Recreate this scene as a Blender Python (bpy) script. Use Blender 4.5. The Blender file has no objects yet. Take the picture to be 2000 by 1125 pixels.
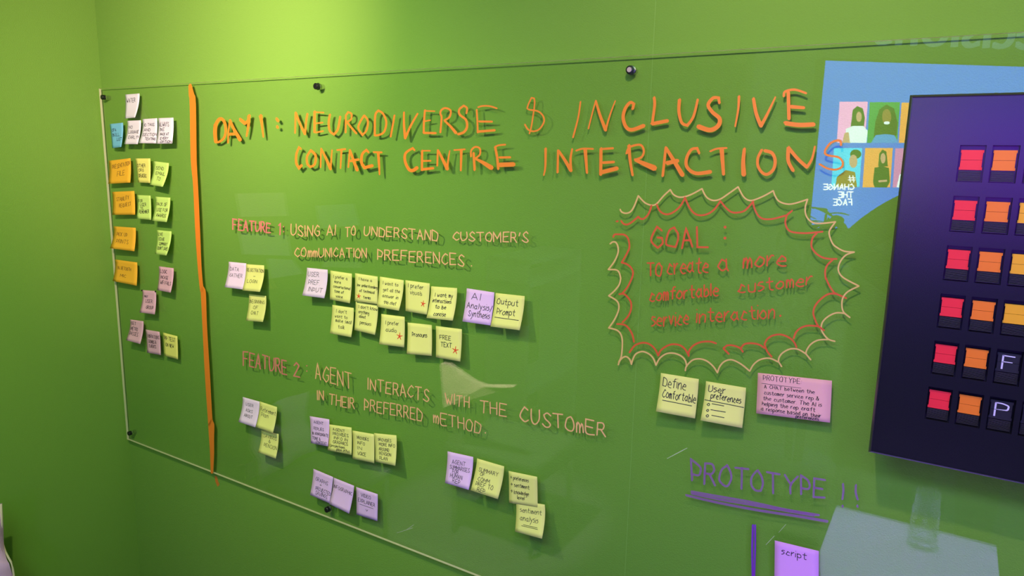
import bpy, bmesh, math, random
from mathutils import Vector, Matrix
random.seed(7)
SC = bpy.context.scene
COL = SC.collection

# ------------------------------------------------------------------ camera
CAM = Vector((0.0, -1.30, 1.75))
F = 1385.4
AX = (0.84843174, 0.11184212, -0.51735377)      # world X seen in the lens frame (right, down, forward)
AY = (0.52889337, -0.14060287, 0.83696036)
AZ = (0.020866, -0.98372871, -0.1784445)
cam_d = bpy.data.cameras.new('camera'); cam = bpy.data.objects.new('camera', cam_d); COL.objects.link(cam)
cam_d.sensor_width = 36.0; cam_d.lens = F / 2000 * 36.0; cam_d.clip_start = 0.01
cam.matrix_world = Matrix(((AX[0], -AX[1], -AX[2], CAM.x), (AY[0], -AY[1], -AY[2], CAM.y), (AZ[0], -AZ[1], -AZ[2], CAM.z), (0, 0, 0, 1)))
SC.camera = cam
SC.view_settings.view_transform = 'Standard'; SC.view_settings.look = 'None'
SC.view_settings.gamma = 1; SC.view_settings.use_curve_mapping = False
SC.view_settings.exposure = 0.0

# ------------------------------------------------------------------ light
w = bpy.data.worlds.new('world'); SC.world = w; w.use_nodes = True
w.node_tree.nodes['Background'].inputs[0].default_value = (0.3, 0.32, 0.45, 1)
w.node_tree.nodes['Background'].inputs[1].default_value = 0.25

def lamp(name, loc, power, color, radius, kind='POINT', to=None, size=None, spot=None, blend=0.6):
    l = bpy.data.lights.new(name, kind); l.energy = power; l.color = color
    if kind == 'AREA': l.shape = 'RECTANGLE'; l.size, l.size_y = size
    else: l.shadow_soft_size = radius
    if kind == 'SPOT': l.spot_size = math.radians(spot); l.spot_blend = blend
    o = bpy.data.objects.new(name, l); COL.objects.link(o); o.location = loc
    if to: o.rotation_euler = (Vector(to) - Vector(loc)).to_track_quat('-Z', 'Y').to_euler()
    return o
CHAIR_BACK = (-1.73, -1.15, 0.78)
WARM = (1.0, 0.76, 0.50)
lamp('track_spot_left', (-1.15, -0.95, 2.20), 64, (1.0, 0.62, 0.66), 0.014, 'SPOT', (-1.85, 0, 2.10), spot=80, blend=1.0)
lamp('track_flood_left', (-1.30, -0.95, 2.20), 43, (0.92, 0.92, 0.52), 0.016, 'SPOT', (-1.75, 0, 1.45), spot=132, blend=1.0)
lamp('track_light_right', (-0.20, -0.82, 2.25), 21, (1.0, 0.76, 0.52), 0.014, 'SPOT', (-0.25, 0, 1.75), spot=132, blend=1.0)
lamp('stage_lamp_violet', (0.85, -1.5, 2.35), 48, (0.26, 0.20, 1.0), 0.06, 'SPOT', (0.25, -0.3, 0.9), spot=80, blend=0.9)
lamp('table_fill_spot', (0.0, -0.80, 2.68), 640, (0.48, 0.29, 1.0), 0.05, 'SPOT', (0.0, -0.62, 0.74), spot=24, blend=0.4)  # added spot, brightens the table for its mirror image
lamp('chair_fill_spot', (-1.6, -0.50, 2.65), 850, (1.0, 0.80, 0.80), 0.05, 'SPOT', CHAIR_BACK, spot=26, blend=0.5)  # added spot so the chair back shows up in the sheet
lamp('ambient_fill', (-0.4, -2.0, 2.68), 27, (0.56, 1.0, 0.60), 0.3, 'AREA', (-0.4, -1.8, 0), (1.6, 0.6))  # added area light: greenish ambient fill in place of bounced light
lamp('ambient_fill_side', (1.2, -2.6, 2.6), 15, (0.52, 1.0, 0.75), 0.3, 'AREA', (0.3, 0, 1.2), (1.2, 1.2))  # second added fill, from the front right

# ------------------------------------------------------------------ helpers
def ray(px, py):
    v = (px - 1000, py - 562.5, F)
    d = [sum(v[i] * A[i] for i in range(3)) for A in (AX, AY, AZ)]
    return Vector((d[0] / d[1], 1.0, d[2] / d[1]))
def at(px, py, y=0.0):                       # point of the wall-parallel plane at depth y
    return CAM + ray(px, py) * (y - CAM.y)
def mirrored(px, py, yv):                    # point whose image in the sheet (plane y=0) appears at the pixel
    p = CAM + ray(px, py) * yv
    return Vector((p.x, -p.y, p.z))
def mirrored_x(px, py, x):                   # the same, on the plane X = x
    r = ray(px, py); return mirrored(px, py, x / r.x)
def mirrored_z(px, py, z):
    r = ray(px, py); return mirrored(px, py, (z - CAM.z) / r.z)

MATS = {}
def mat(name, col, rough=0.6, metal=0.0, emit=None, strength=0.0, spec=0.5, bump=None, vary=0.0, alpha=1.0, sss=0.0, coat=0.0):
    if name in MATS: return MATS[name]
    m = bpy.data.materials.new(name); m.use_nodes = True; nt = m.node_tree; b = nt.nodes['Principled BSDF']
    b.inputs['Base Color'].default_value = (*col, 1); b.inputs['Roughness'].default_value = rough
    b.inputs['Metallic'].default_value = metal; b.inputs['Specular IOR Level'].default_value = spec
    if coat: b.inputs['Coat Weight'].default_value = coat
    if emit: b.inputs['Emission Color'].default_value = (*emit, 1); b.inputs['Emission Strength'].default_value = strength
    if alpha < 1: b.inputs['Alpha'].default_value = alpha
    tc = nt.nodes.new('ShaderNodeTexCoord')
    if vary:
        n = nt.nodes.new('ShaderNodeTexNoise'); n.inputs['Scale'].default_value = 14; n.inputs['Detail'].default_value = 4
        nt.links.new(tc.outputs['Object'], n.inputs['Vector'])
        hs = nt.nodes.new('ShaderNodeMix'); hs.data_type = 'RGBA'
        hs.inputs[6].default_value = (*[c * (1 - vary) for c in col], 1); hs.inputs[7].default_value = (*[min(1, c * (1 + vary)) for c in col], 1)
        nt.links.new(n.outputs['Fac'], hs.inputs[0]); nt.links.new(hs.outputs[2], b.inputs['Base Color'])
    if bump:
        n = nt.nodes.new('ShaderNodeTexNoise'); n.inputs['Scale'].default_value = bump[0]; n.inputs['Detail'].default_value = bump[3] if len(bump) > 3 else 3
        nt.links.new(tc.outputs['Object'], n.inputs['Vector'])
        bp = nt.nodes.new('ShaderNodeBump'); bp.inputs['Strength'].default_value = bump[1]; bp.inputs['Distance'].default_value = bump[2]
        nt.links.new(n.outputs['Fac'], bp.inputs['Height']); nt.links.new(bp.outputs['Normal'], b.inputs['Normal'])
    MATS[name] = m; return m

def clear_sheet(name, tint, gloss_rough=0.0, f0=0.04):
    m = bpy.data.materials.new(name); m.use_nodes = True; nt = m.node_tree; nt.nodes.clear()
    N = nt.nodes.new; L = nt.links.new
    g = N('ShaderNodeNewGeometry'); d = N('ShaderNodeVectorMath'); d.operation = 'DOT_PRODUCT'
    L(g.outputs['Incoming'], d.inputs[0]); L(g.outputs['Normal'], d.inputs[1])
    a = N('ShaderNodeMath'); a.operation = 'ABSOLUTE'; L(d.outputs['Value'], a.inputs[0])
    s = N('ShaderNodeMath'); s.operation = 'SUBTRACT'; s.inputs[0].default_value = 1; L(a.outputs[0], s.inputs[1])
    p = N('ShaderNodeMath'); p.operation = 'POWER'; L(s.outputs[0], p.inputs[0]); p.inputs[1].default_value = 5
    q = N('ShaderNodeMath'); q.operation = 'MULTIPLY_ADD'; L(p.outputs[0], q.inputs[0]); q.inputs[1].default_value = 1 - f0; q.inputs[2].default_value = f0
    t = N('ShaderNodeBsdfTransparent'); t.inputs[0].default_value = (*tint, 1)
    gl = N('ShaderNodeBsdfGlossy'); gl.inputs['Roughness'].default_value = gloss_rough
    mx = N('ShaderNodeMixShader'); L(q.outputs[0], mx.inputs[0]); L(t.outputs[0], mx.inputs[1]); L(gl.outputs[0], mx.inputs[2])
    o = N('ShaderNodeOutputMaterial'); L(mx.outputs[0], o.inputs[0])
    MATS[name] = m; return m

def tag(o, label=None, cat=None, group=None, kind=None):
    if label: o['label'] = label
    if cat: o['category'] = cat
    if group: o['group'] = group
    if kind: o['kind'] = kind
    return o
def empty(name, loc=(0, 0, 0)):
    o = bpy.data.objects.new(name, None); COL.objects.link(o); o.location = loc; o.empty_display_size = 0.05; return o
def link(name, me, parent=None):
    o = bpy.data.objects.new(name, me); COL.objects.link(o)
    if parent:
        o.parent = parent; o.matrix_parent_inverse = Matrix.Translation(parent.location).inverted()
    return o
def mesh(name, verts, faces, mats, parent=None, smooth=False, mi=None):
    me = bpy.data.meshes.new(name); me.from_pydata([tuple(v) for v in verts], [], faces)
    for m in (mats if isinstance(mats, (list, tuple)) else [mats]): me.materials.append(m)
    if mi: me.polygons.foreach_set('material_index', mi)
    if smooth: me.polygons.foreach_set('use_smooth', [True] * len(me.polygons))
    me.update(); return link(name, me, parent)
class MB:
    def __init__(s): s.v = []; s.f = []; s.m = []
    def add(s, vs, fs, mi=0):
        k = len(s.v); s.v += [tuple(v) for v in vs]; s.f += [tuple(i + k for i in f) for f in fs]; s.m += [mi] * len(fs)
    def box(s, a, b, mi=0, c=0.0):
        if not c:
            vs = [(x, y, z) for x in (a[0], b[0]) for y in (a[1], b[1]) for z in (a[2], b[2])]
            s.add(vs, [(0, 1, 3, 2), (4, 6, 7, 5), (0, 4, 5, 1), (2, 3, 7, 6), (0, 2, 6, 4), (1, 5, 7, 3)], mi); return
        bm = bmesh.new(); bmesh.ops.create_cube(bm, size=1)
        for v in bm.verts: v.co = Vector([(a[i] + b[i]) / 2 + v.co[i] * (b[i] - a[i]) for i in range(3)])
        bmesh.ops.bevel(bm, geom=bm.edges[:], offset=c, segments=2, profile=0.5, affect='EDGES')
        bm.verts.index_update(); s.add([v.co[:] for v in bm.verts], [[v.index for v in f.verts] for f in bm.faces], mi); bm.free()
    def tube(s, pts, rs, n=14, mi=0, caps=True):
        pts = [Vector(p) for p in pts]; rs = rs if isinstance(rs, (list, tuple)) else [rs] * len(pts); vs = []
        for i, p in enumerate(pts):
            t = (pts[min(i + 1, len(pts) - 1)] - pts[max(i - 1, 0)]).normalized()
            u = t.orthogonal().normalized() if abs(t.z) < 0.95 else Vector((1, 0, 0)) - t * t.x
            if abs(t.z) < 0.95: u = t.cross(Vector((0, 0, 1))).normalized()
            u.normalize(); q = t.cross(u)
            vs += [p + (u * math.cos(2 * math.pi * k / n) + q * math.sin(2 * math.pi * k / n)) * rs[i] for k in range(n)]
        fs = [(i * n + k, i * n + (k + 1) % n, (i + 1) * n + (k + 1) % n, (i + 1) * n + k) for i in range(len(pts) - 1) for k in range(n)]
        if caps: fs += [tuple(range(n - 1, -1, -1)), tuple((len(pts) - 1) * n + k for k in range(n))]
        s.add(vs, fs, mi)
    def build(s, name, mats, parent=None, smooth=False): return mesh(name, s.v, s.f, mats, parent, smooth, s.m)

# ------------------------------------------------------------------ strokes
def smooth_line(pts, sub=5, sharp=75):
    """Catmull-Rom through the points, kept sharp where the stroke turns hard. pts: (x, y, w)"""
    if len(pts) < 3: return pts
    def ang(i):
        a = Vector((pts[i][0] - pts[i - 1][0], pts[i][1] - pts[i - 1][1])); b = Vector((pts[i + 1][0] - pts[i][0], pts[i + 1][1] - pts[i][1]))
        if a.length < 1e-9 or b.length < 1e-9: return 0
        return math.degrees(a.angle(b))
    runs = []; cur = [pts[0]]
    for i in range(1, len(pts) - 1):
        cur.append(pts[i])
        if ang(i) > sharp: runs.append(cur); cur = [pts[i]]
    cur.append(pts[-1]); runs.append(cur); out = [pts[0]]
    for r in runs:
        for i in range(len(r) - 1):
            p0, p1, p2, p3 = r[max(i - 1, 0)], r[i], r[i + 1], r[min(i + 2, len(r) - 1)]
            for k in range(1, sub + 1):
                t = k / sub
                out.append(tuple(0.5 * (2 * p1[j] + (p2[j] - p0[j]) * t + (2 * p0[j] - 5 * p1[j] + 4 * p2[j] - p3[j]) * t * t + (3 * p1[j] - p0[j] - 3 * p2[j] + p3[j]) * t ** 3) for j in range(3)))
    return out
def ribbon(pts, base, rnd=True):
    """flat stroke in 2D: vertices and faces, with a round tip at each end"""
    if len(pts) == 1:
        x, y, wd = pts[0]
        return [(x + wd / 2 * math.cos(a * math.pi / 4), y + wd / 2 * math.sin(a * math.pi / 4)) for a in range(8)], [tuple(base + i for i in range(8))]
    vs = []; fs = []; n = len(pts)
    for i in range(n):
        a = pts[max(i - 1, 0)]; b = pts[min(i + 1, n - 1)]
        t = Vector((b[0] - a[0], b[1] - a[1])); t = t.normalized() if t.length > 1e-9 else Vector((1, 0)); k = 1.0
        if 0 < i < n - 1:
            t0 = Vector((pts[i][0] - a[0], pts[i][1] - a[1])); t1 = Vector((b[0] - pts[i][0], b[1] - pts[i][1]))
            if t0.length > 1e-9 and t1.length > 1e-9:
                c = max(0.55, math.cos(t0.angle(t1) / 2)); k = 1 / c
                t = (t0.normalized() + t1.normalized()); t = t.normalized() if t.length > 1e-6 else t0.normalized()
        h = pts[i][2] / 2 * k; vs += [(pts[i][0] - t.y * h, pts[i][1] + t.x * h), (pts[i][0] + t.y * h, pts[i][1] - t.x * h)]
    fs = [(base + 2 * i, base + 2 * i + 1, base + 2 * i + 3, base + 2 * i + 2) for i in range(n - 1)]
    if rnd:
        for e, j in ((0, 1), (n - 1, n - 2)):
            t = Vector((pts[e][0] - pts[j][0], pts[e][1] - pts[j][1]))
            if t.length < 1e-9: continue
            t.normalize(); h = pts[e][2] / 2; q = len(vs)
            vs += [(pts[e][0] + t.x * h * .8 - t.y * h * .5, pts[e][1] + t.y * h * .8 + t.x * h * .5), (pts[e][0] + t.x * h * .8 + t.y * h * .5, pts[e][1] + t.y * h * .8 - t.x * h * .5)]
            s = (2 * e, 2 * e + 1)
            fs.append((base + s[0], base + s[1], base + q + 1, base + q))
    return vs, fs
NTH = [0]
def strokes_mesh(name, strokes, mapper, m, parent, flat_w=None):
    vs = []; fs = []; NTH[0] += 1
    for i, st in enumerate(strokes):
        v, f = ribbon(smooth_line(st), len(vs)); vs += [(*p, i + .9 * q / len(v)) for q, p in enumerate(v)]; fs += f
    return mesh(name, [mapper(p[0], p[1], p[2]) for p in vs], fs, m, parent)

GL = {'A': "03 29 53|15 45", 'B': "03 09|09 38 47 06|06 36 55 44 03", 'C': "58 39 17 05 14 33 54", 'D': "09 03|09 38 57 55 43 03", 'E': "59 09 03 53|06 46",
'F': "59 09 03|06 46", 'G': "58 39 17 05 14 33 54 56 36", 'H': "09 03|59 53|06 56", 'I': "09 03", 'J': "49 44 33 13 04", 'K': "09 03|59 06 53", 'L': "09 03 53",
'M': "03 09 35 69 63", 'N': "03 09 53 59", 'O': "39 18 06 04 23 43 55 57 48 39", 'P': "03 09 38 47 46 35 05", 'Q': "39 18 06 04 23 43 55 57 48 39|34 62",
'R': "03 09 39 48 47 36 06|26 53", 'S': "58 39 18 17 26 45 54 43 23 04", 'T': "09 69|39 33", 'U': "09 05 13 33 55 59", 'V': "09 33 69", 'W': "09 23 36 53 79",
'X': "09 53|59 03", 'Y': "09 36|69 36 33", 'Z': "09 59 03 53",
'a': "46 27 05 04 23 44|47 44 53", 'b': "09 03|05 27 36 44 23 03", 'c': "46 27 15 04 23 43", 'd': "46 27 05 04 23 44|49 43", 'e': "05 45 46 27 05 04 23 43",
'f': "49 39 28 23|07 47", 'g': "46 27 05 24 45|47 42 21 01", 'h': "09 03|05 27 37 46 43", 'i': "07 03|09", 'j': "27 22 01|29", 'k': "09 03|37 05 43", 'l': "09 03",
'm': "07 03|05 17 26 23|25 37 46 43", 'n': "07 03|05 27 37 46 43", 'o': "27 05 04 23 44 46 27", 'p': "07 00|06 27 46 44 23 04", 'q': "47 40|46 27 05 04 23 44",
'r': "07 03|05 27 37", 's': "37 17 06 35 34 13 03", 't': "29 24 33 43|07 47", 'u': "07 04 13 33 44|47 43", 'v': "07 23 47", 'w': "07 13 25 33 57", 'x': "07 43|47 03",
'y': "07 24|47 22 00", 'z': "07 47 03 43", '1': "18 39 33", '2': "08 29 48 47 03 53", '.': "03", ':': "07|04", ',': "13 01", "'": "19 07", '!': "09 05|03",
'&': "53 18 29 38 05 04 23 43 56", '(': "29 07 04 22", ')': "09 27 24 02", '/': "02 39", '-': "06 36", '+': "06 46|28 24", '>': "06 56|38 56 34", '=': "07 47|05 45", '#': "13 29|43 59|05 65|07 67"}
def text_strokes(txt, x0, x1, jit=0.35, wd=1.0, rnd=random):
    """strokes of a line of text with x in [x0, x1], y in cap heights above the baseline"""
    adv = []; x = 0
    for c in txt:
        if c == ' ': x += 4.5; adv.append((None, x)); continue
        g = [[(int(q[0]), int(q[1])) for q in s.split()] for s in GL[c].split('|')]
        wv = max(p[0] for s in g for p in s); adv.append((g, x)); x += wv + 1.9
    x = max(x - 1.9, 1); out = []
    for g, gx in adv:
        if not g: continue
        dy = rnd.uniform(-jit, jit) * .7; sl = rnd.uniform(-.05, .09)
        for s in g:
            out.append([(x0 + (x1 - x0) * (gx + p[0] + rnd.uniform(-jit, jit) * .5 + sl * (p[1] - 3)) / x, (p[1] - 3 + dy + rnd.uniform(-jit, jit) * .5) / 6, wd) for p in s])
    return out

# ------------------------------------------------------------------ materials
def wall_material(name, col):
    return mat(name, col, rough=0.85, spec=0.2, bump=(430, 0.40, 0.003, 3))
M_WALL = wall_material('green_paint', (0.215, 0.41, 0.058))
M_SEAM = wall_material('green_seam', (0.26, 0.47, 0.09))
M_ACR = clear_sheet('clear_acrylic', (0.985, 0.995, 0.985))
M_EDGE = bpy.data.materials.new('acrylic_edge'); M_EDGE.use_nodes = True  # tan tone stands in for light caught in the clear edge
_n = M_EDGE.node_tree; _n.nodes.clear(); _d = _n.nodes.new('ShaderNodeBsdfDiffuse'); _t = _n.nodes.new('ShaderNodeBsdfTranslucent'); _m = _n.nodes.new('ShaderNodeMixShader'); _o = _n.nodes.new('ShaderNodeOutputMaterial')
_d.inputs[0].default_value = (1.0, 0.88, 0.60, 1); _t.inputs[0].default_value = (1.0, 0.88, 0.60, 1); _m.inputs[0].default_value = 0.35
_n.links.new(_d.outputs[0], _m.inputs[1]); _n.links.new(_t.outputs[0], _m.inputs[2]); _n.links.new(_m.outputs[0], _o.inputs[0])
M_ORANGE = mat('orange_paint_marker', (1.0, 0.25, 0.02), rough=0.55)
M_PEACH = mat('peach_marker', (1.0, 0.50, 0.24), rough=0.5)
M_TAN = mat('tan_marker', (0.86, 0.50, 0.18), rough=0.5)
M_PINKRED = mat('pink_red_marker', (0.95, 0.22, 0.22), rough=0.5, alpha=0.85)
M_RED = mat('red_marker', (0.85, 0.09, 0.03), rough=0.5, alpha=0.9)
M_PURPLE = mat('purple_marker', (0.34, 0.09, 0.44), rough=0.5, alpha=0.68)
M_STAR = mat('red_star_ink', (0.85, 0.06, 0.02), rough=0.6)
M_INK = mat('black_ink', (0.012, 0.01, 0.02), rough=0.6)
M_BLACK = mat('black_metal', (0.008, 0.008, 0.008), rough=0.35)
M_CHROME = mat('steel', (0.7, 0.7, 0.68), rough=0.2, metal=1.0)
PAPER = {'white': (0.90, 0.80, 0.88), 'lilac': (0.95, 0.58, 0.98), 'paleli': (1.0, 0.72, 0.95), 'yellow': (0.94, 0.88, 0.27), 'brighty': (0.95, 0.86, 0.20), 'lime': (0.66, 0.88, 0.20),
         'orange': (1.0, 0.50, 0.035), 'pink': (0.86, 0.46, 0.56), 'hotpink': (1.0, 0.46, 0.50), 'blue': (0.22, 0.58, 0.80), 'magenta': (0.92, 0.38, 1.0)}
def paper(k): return mat(k + '_paper', PAPER[k], rough=0.75, spec=0.25, bump=(90, 0.12, 0.002))

# ------------------------------------------------------------------ room shell
WY = 0.0170; LX = -2.40; RX = 4.2; BY = -6.2; H = 2.75
def slab(name, a, b, m):
    k = MB(); k.box(a, b); return tag(k.build(name, m), kind='structure')
wb = slab('wall_back', (LX - .1, WY, 0), (RX + .1, WY + .1, H), M_WALL)
seam_x = at(1268, 240, WY).x
k = MB(); k.box((seam_x - .0006, WY - .0006, 0), (seam_x + .0006, WY + .0004, H)); k.build('seam_strip', M_SEAM, wb)
slab('wall_left', (LX - .1, BY, 0), (LX, WY, H), M_WALL)
M_DARKWALL = mat('dark_room_wall', (0.16, 0.17, 0.17), rough=0.9)
slab('wall_right', (RX, BY, 0), (RX + .1, WY, H), M_DARKWALL)
slab('wall_rear', (LX - .1, BY - .1, 0), (RX + .1, BY, H), M_DARKWALL)
slab('floor', (LX - .1, BY - .1, -.1), (RX + .1, WY + .1, 0), mat('grey_carpet', (0.10, 0.10, 0.11), rough=0.95, bump=(400, 0.5, 0.004)))
slab('ceiling', (LX - .1, BY - .1, H), (RX + .1, WY + .1, H + .1), mat('ceiling_paint', (0.35, 0.35, 0.36), rough=0.9))

# ------------------------------------------------------------------ clear sheet with its writing
T = 0.007; PL = at(193, 173).x; PT = at(193, 173).z; PB = at(248, 858).z; PR = 1.25
panel = empty('acrylic_panel', (PL, 0, PB))
tag(panel, 'wide clear acrylic writing panel bolted in front of the green wall', 'writing panel')
k = MB(); k.box((PL, 0, PB), (PR, T, PT)); sheet = k.build('clear_sheet', M_ACR, panel)
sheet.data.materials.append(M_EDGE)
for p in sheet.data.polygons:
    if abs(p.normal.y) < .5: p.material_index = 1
def standoff(px, py):
    c = at(px, py, -.006)
    r = empty('standoff', (c.x, 0, c.z)); r.parent = panel; r.matrix_parent_inverse = Matrix.Translation(panel.location).inverted()
    k = MB(); k.tube([(c.x, -.0100, c.z), (c.x, -.0096, c.z), (c.x, -.0085, c.z), (c.x, -.0004, c.z)], [.0050, .0068, .0078, .0078], 24)
    k.build('cap', M_BLACK, r)
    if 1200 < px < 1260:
        k = MB(); k.tube([(c.x, -.0104, c.z), (c.x, -.0098, c.z)], [.0044, .0050], 20); tag(k.build('cap_face', mat('pink_lit_cap_metal', (.62, .45, .45), rough=.5, metal=.3), r), 'cap face coloured with the pink light it reflects')  # pink reflected light is put into this cap's colour
    k = MB(); k.tube([(c.x, T + .0002, c.z), (c.x, WY - .0005, c.z)], .0072, 20); k.build('barrel', M_CHROME, r)
    k = MB(); k.tube([(c.x, -.0004, c.z), (c.x, .0, c.z)], .0090, 24); k.build('washer', M_CHROME, r)
for q in ((200.5, 190), (617.5, 168.5), (1230.5, 136.5), (252.5, 846.5), (638.5, 995.5)): standoff(*q)
c = at(1230.5, 136.5, -.006)
EPS = -.0004
def on_panel(x, y, i=0): return at(x, y, EPS - .000012 * i - .00006 * (NTH[0] % 3))

def T1(x, y): return (400 + x / 5, 150 + y / 5)
def T2(x, y): return (780 + x / 5, 150 + y / 5)
def T3(x, y): return (1100 + x / 4.1675, 110 + y / 4.1675)
def T4(x, y): return (1400 + x / 5, 150 + y / 5)
TS = {T1: 5, T2: 5, T3: 4.1675, T4: 5}
TITLE = [  # letter, crop, strokes "x,y x,y ... :width" or width pair start>end
('D', T1, "105,470 100,550 108,635:38>34|100,480 135,420 165,412 195,450 205,530 185,600 140,635 112,638:34>18"),
('A', T1, "245,420 232,530 226,645:16|247,422 278,500 345,615:20>36|232,562 302,556:26"),
('Y', T1, "345,415 392,455:30>34|395,455 428,420:24|432,380 425,480 408,580:34>16"),
('1', T1, "545,380 556,450 572,588:36>14"), (':', T1, "700,408 716,432:26|706,484 712,496:26"),
('N', T1, "882,550 886,350:16|887,350 930,460 978,560:22|978,560 988,450 1002,362:20"),
('E', T1, "1072,338 1072,540:24|1078,345 1160,350:14|1080,455 1150,447:15|1080,545 1155,530:15"),
('U', T1, "1222,368 1210,450 1222,530 1262,562 1300,510 1322,390:21"),
('R', T1, "1375,545 1377,375:17|1375,380 1400,345 1432,362 1428,415 1388,440:17|1386,438 1430,495 1480,552:19"),
('O', T1, "1555,378 1512,450 1500,505 1540,568 1580,520 1592,430 1558,378:19"),
('D', T1, "1660,560 1664,380 1695,330 1740,360 1772,440 1752,535 1700,568 1658,572:20"),
('I', T1, "1852,375 1838,460 1815,585:18"),
('V', T2, "45,345 45,470 57,600:18>26|57,600 110,480 178,360:24>18"),
('E', T2, "250,325 240,440 238,545:20|250,332 345,336:13|240,435 302,424:14|235,548 355,550:22"),
('R', T2, "400,545 412,400 400,360 410,325 450,305 500,330 490,392 440,425:19|440,428 500,485 552,548:18>30"),
('S', T2, "655,358 660,305 628,282 585,320 590,370 650,420 660,490 630,540 575,560:18>26"),
('E', T2, "755,320 762,440 765,545:18|768,298 810,285 880,286 952,308:16|778,436 905,438:20|772,535 930,522:24"),
('&', T2, "1225,465 1258,515 1310,532 1368,510 1412,440 1402,380 1350,335 1260,318 1254,285 1290,205 1316,210 1320,270 1292,470 1270,555:17>14"),
('I', T3, "141,368 122,500 80,660:13>15"), ('N', T3, "205,590 235,470 265,362:12|265,362 300,480 345,600:18>28|345,600 380,480 424,362:18>10"),
('C', T3, "565,430 575,388 545,376 505,425 488,500 512,575 560,598 655,565:22>32"),
('L', T3, "740,335 744,400 725,545:24>22|722,550 848,525:30"),
('U', T3, "947,352 942,450 965,540 1010,562 1060,490 1095,352:28>20"),
('S', T3, "1272,382 1265,338 1220,340 1180,395 1215,455 1272,505 1262,565 1195,600 1102,572:22>40"),
('I', T3, "1431,325 1425,430 1400,570:22>14"),
('V', T4, "358,212 385,360 432,480:32>38|432,480 500,350 572,198:34>16"),
('E', T4, "698,150 705,410:34|655,190 668,145 760,125 872,160:26>22|725,292 850,302:38>30|668,452 800,470 945,465:44"),
('C', T1, "940,705 920,690 895,755 893,840 920,892 945,865:18>26"),
('O', T1, "1035,718 998,780 1002,850 1030,880 1072,855 1082,770 1035,718:20>24"),
('N', T1, "1130,885 1136,700:14|1136,702 1180,790 1228,900:18>28|1228,900 1242,715:18>12"),
('T', T1, "1292,716 1372,706:17|1335,715 1325,895:20>12"),
('A', T1, "1402,885 1415,715:15|1417,715 1450,810 1488,910:20>32|1418,822 1500,808:24"),
('C', T1, "1600,738 1578,715 1538,755 1530,835 1560,888 1635,868:20>32"),
('T', T1, "1648,736 1728,738:18|1694,745 1702,870 1706,955:28>14"),
('C', T2, "150,718 130,697 62,745 55,820 90,900 130,915 172,888:18>36"),
('E', T2, "222,720 220,912:22|222,722 300,722:14|225,822 305,820:17|222,905 330,892:26"),
('N', T2, "370,870 375,715:18|378,715 420,800 468,900:18>36|468,900 478,800 492,722:22>12"),
('T', T2, "535,716 640,708:16|605,718 600,915:28>18"),
('R', T2, "735,910 725,745:24|700,780 702,720 740,685 785,700 785,760 738,800:18|745,800 820,840 898,888:22>48"),
('E', T2, "935,682 955,790 965,900:24|935,688 965,670 1035,662:17|978,788 1082,786:22|978,860 1115,855:44"),
('I', T2, "1428,700 1425,880 1410,962:26>14"),
('N', T2, "1545,935 1550,718:22|1555,722 1620,820 1675,915:24>36|1675,915 1672,800 1688,705:28>18"),
('T', T2, "1725,722 1790,702 1892,704:18|1815,710 1832,938:36>22"),
('E', T3, "308,750 305,962:26|308,755 405,748:18|322,866 412,860:22|308,945 437,912:34"),
('R', T3, "535,725 545,850 565,968:28>20|515,792 540,740 625,720 656,765 640,818 585,842:18|585,842 660,875 742,910:26>48"),
('A', T3, "810,975 835,745:22|835,742 895,840 970,965:24>38|842,870 930,850:34"),
('C', T3, "1108,790 1090,748 1040,762 1003,835 1010,905 1080,952 1198,940:20>32"),
('T', T3, "1196,774 1250,752 1330,746:16|1290,756 1305,960:36>26"),
('I', T3, "1475,752 1465,860 1470,962:26>40"),
('O', T4, "440,712 402,790 402,870 440,932 492,952 552,905 570,820 540,745 470,722:26>34"),
('N', T4, "700,690 698,820 745,915:38>34|705,698 790,800 880,882:34|880,882 930,800 958,680:30>18"),
('S', T4, "1212,668 1208,632 1170,622 1108,650 1060,715 1062,755 1110,772 1185,785 1228,830 1220,880 1160,906 1080,895 1003,853:22>18"),
]
def parse(s, fn, sc):
    out = []
    for st in s.split('|'):
        a, wd = st.rsplit(':', 1); ws = [float(v) for v in wd.split('>')]; ws = ws * 2 if len(ws) == 1 else ws
        ps = [tuple(float(v) for v in q.split(',')) for q in a.split()]; n = max(len(ps) - 1, 1)
        out.append([(*fn(*p), (ws[0] + (ws[1] - ws[0]) * i / n) / sc) for i, p in enumerate(ps)])
    return out
for ch, fn, s in TITLE:
    strokes_mesh('painted_letter', parse(s, fn, TS[fn]), on_panel, M_ORANGE, panel)
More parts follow.
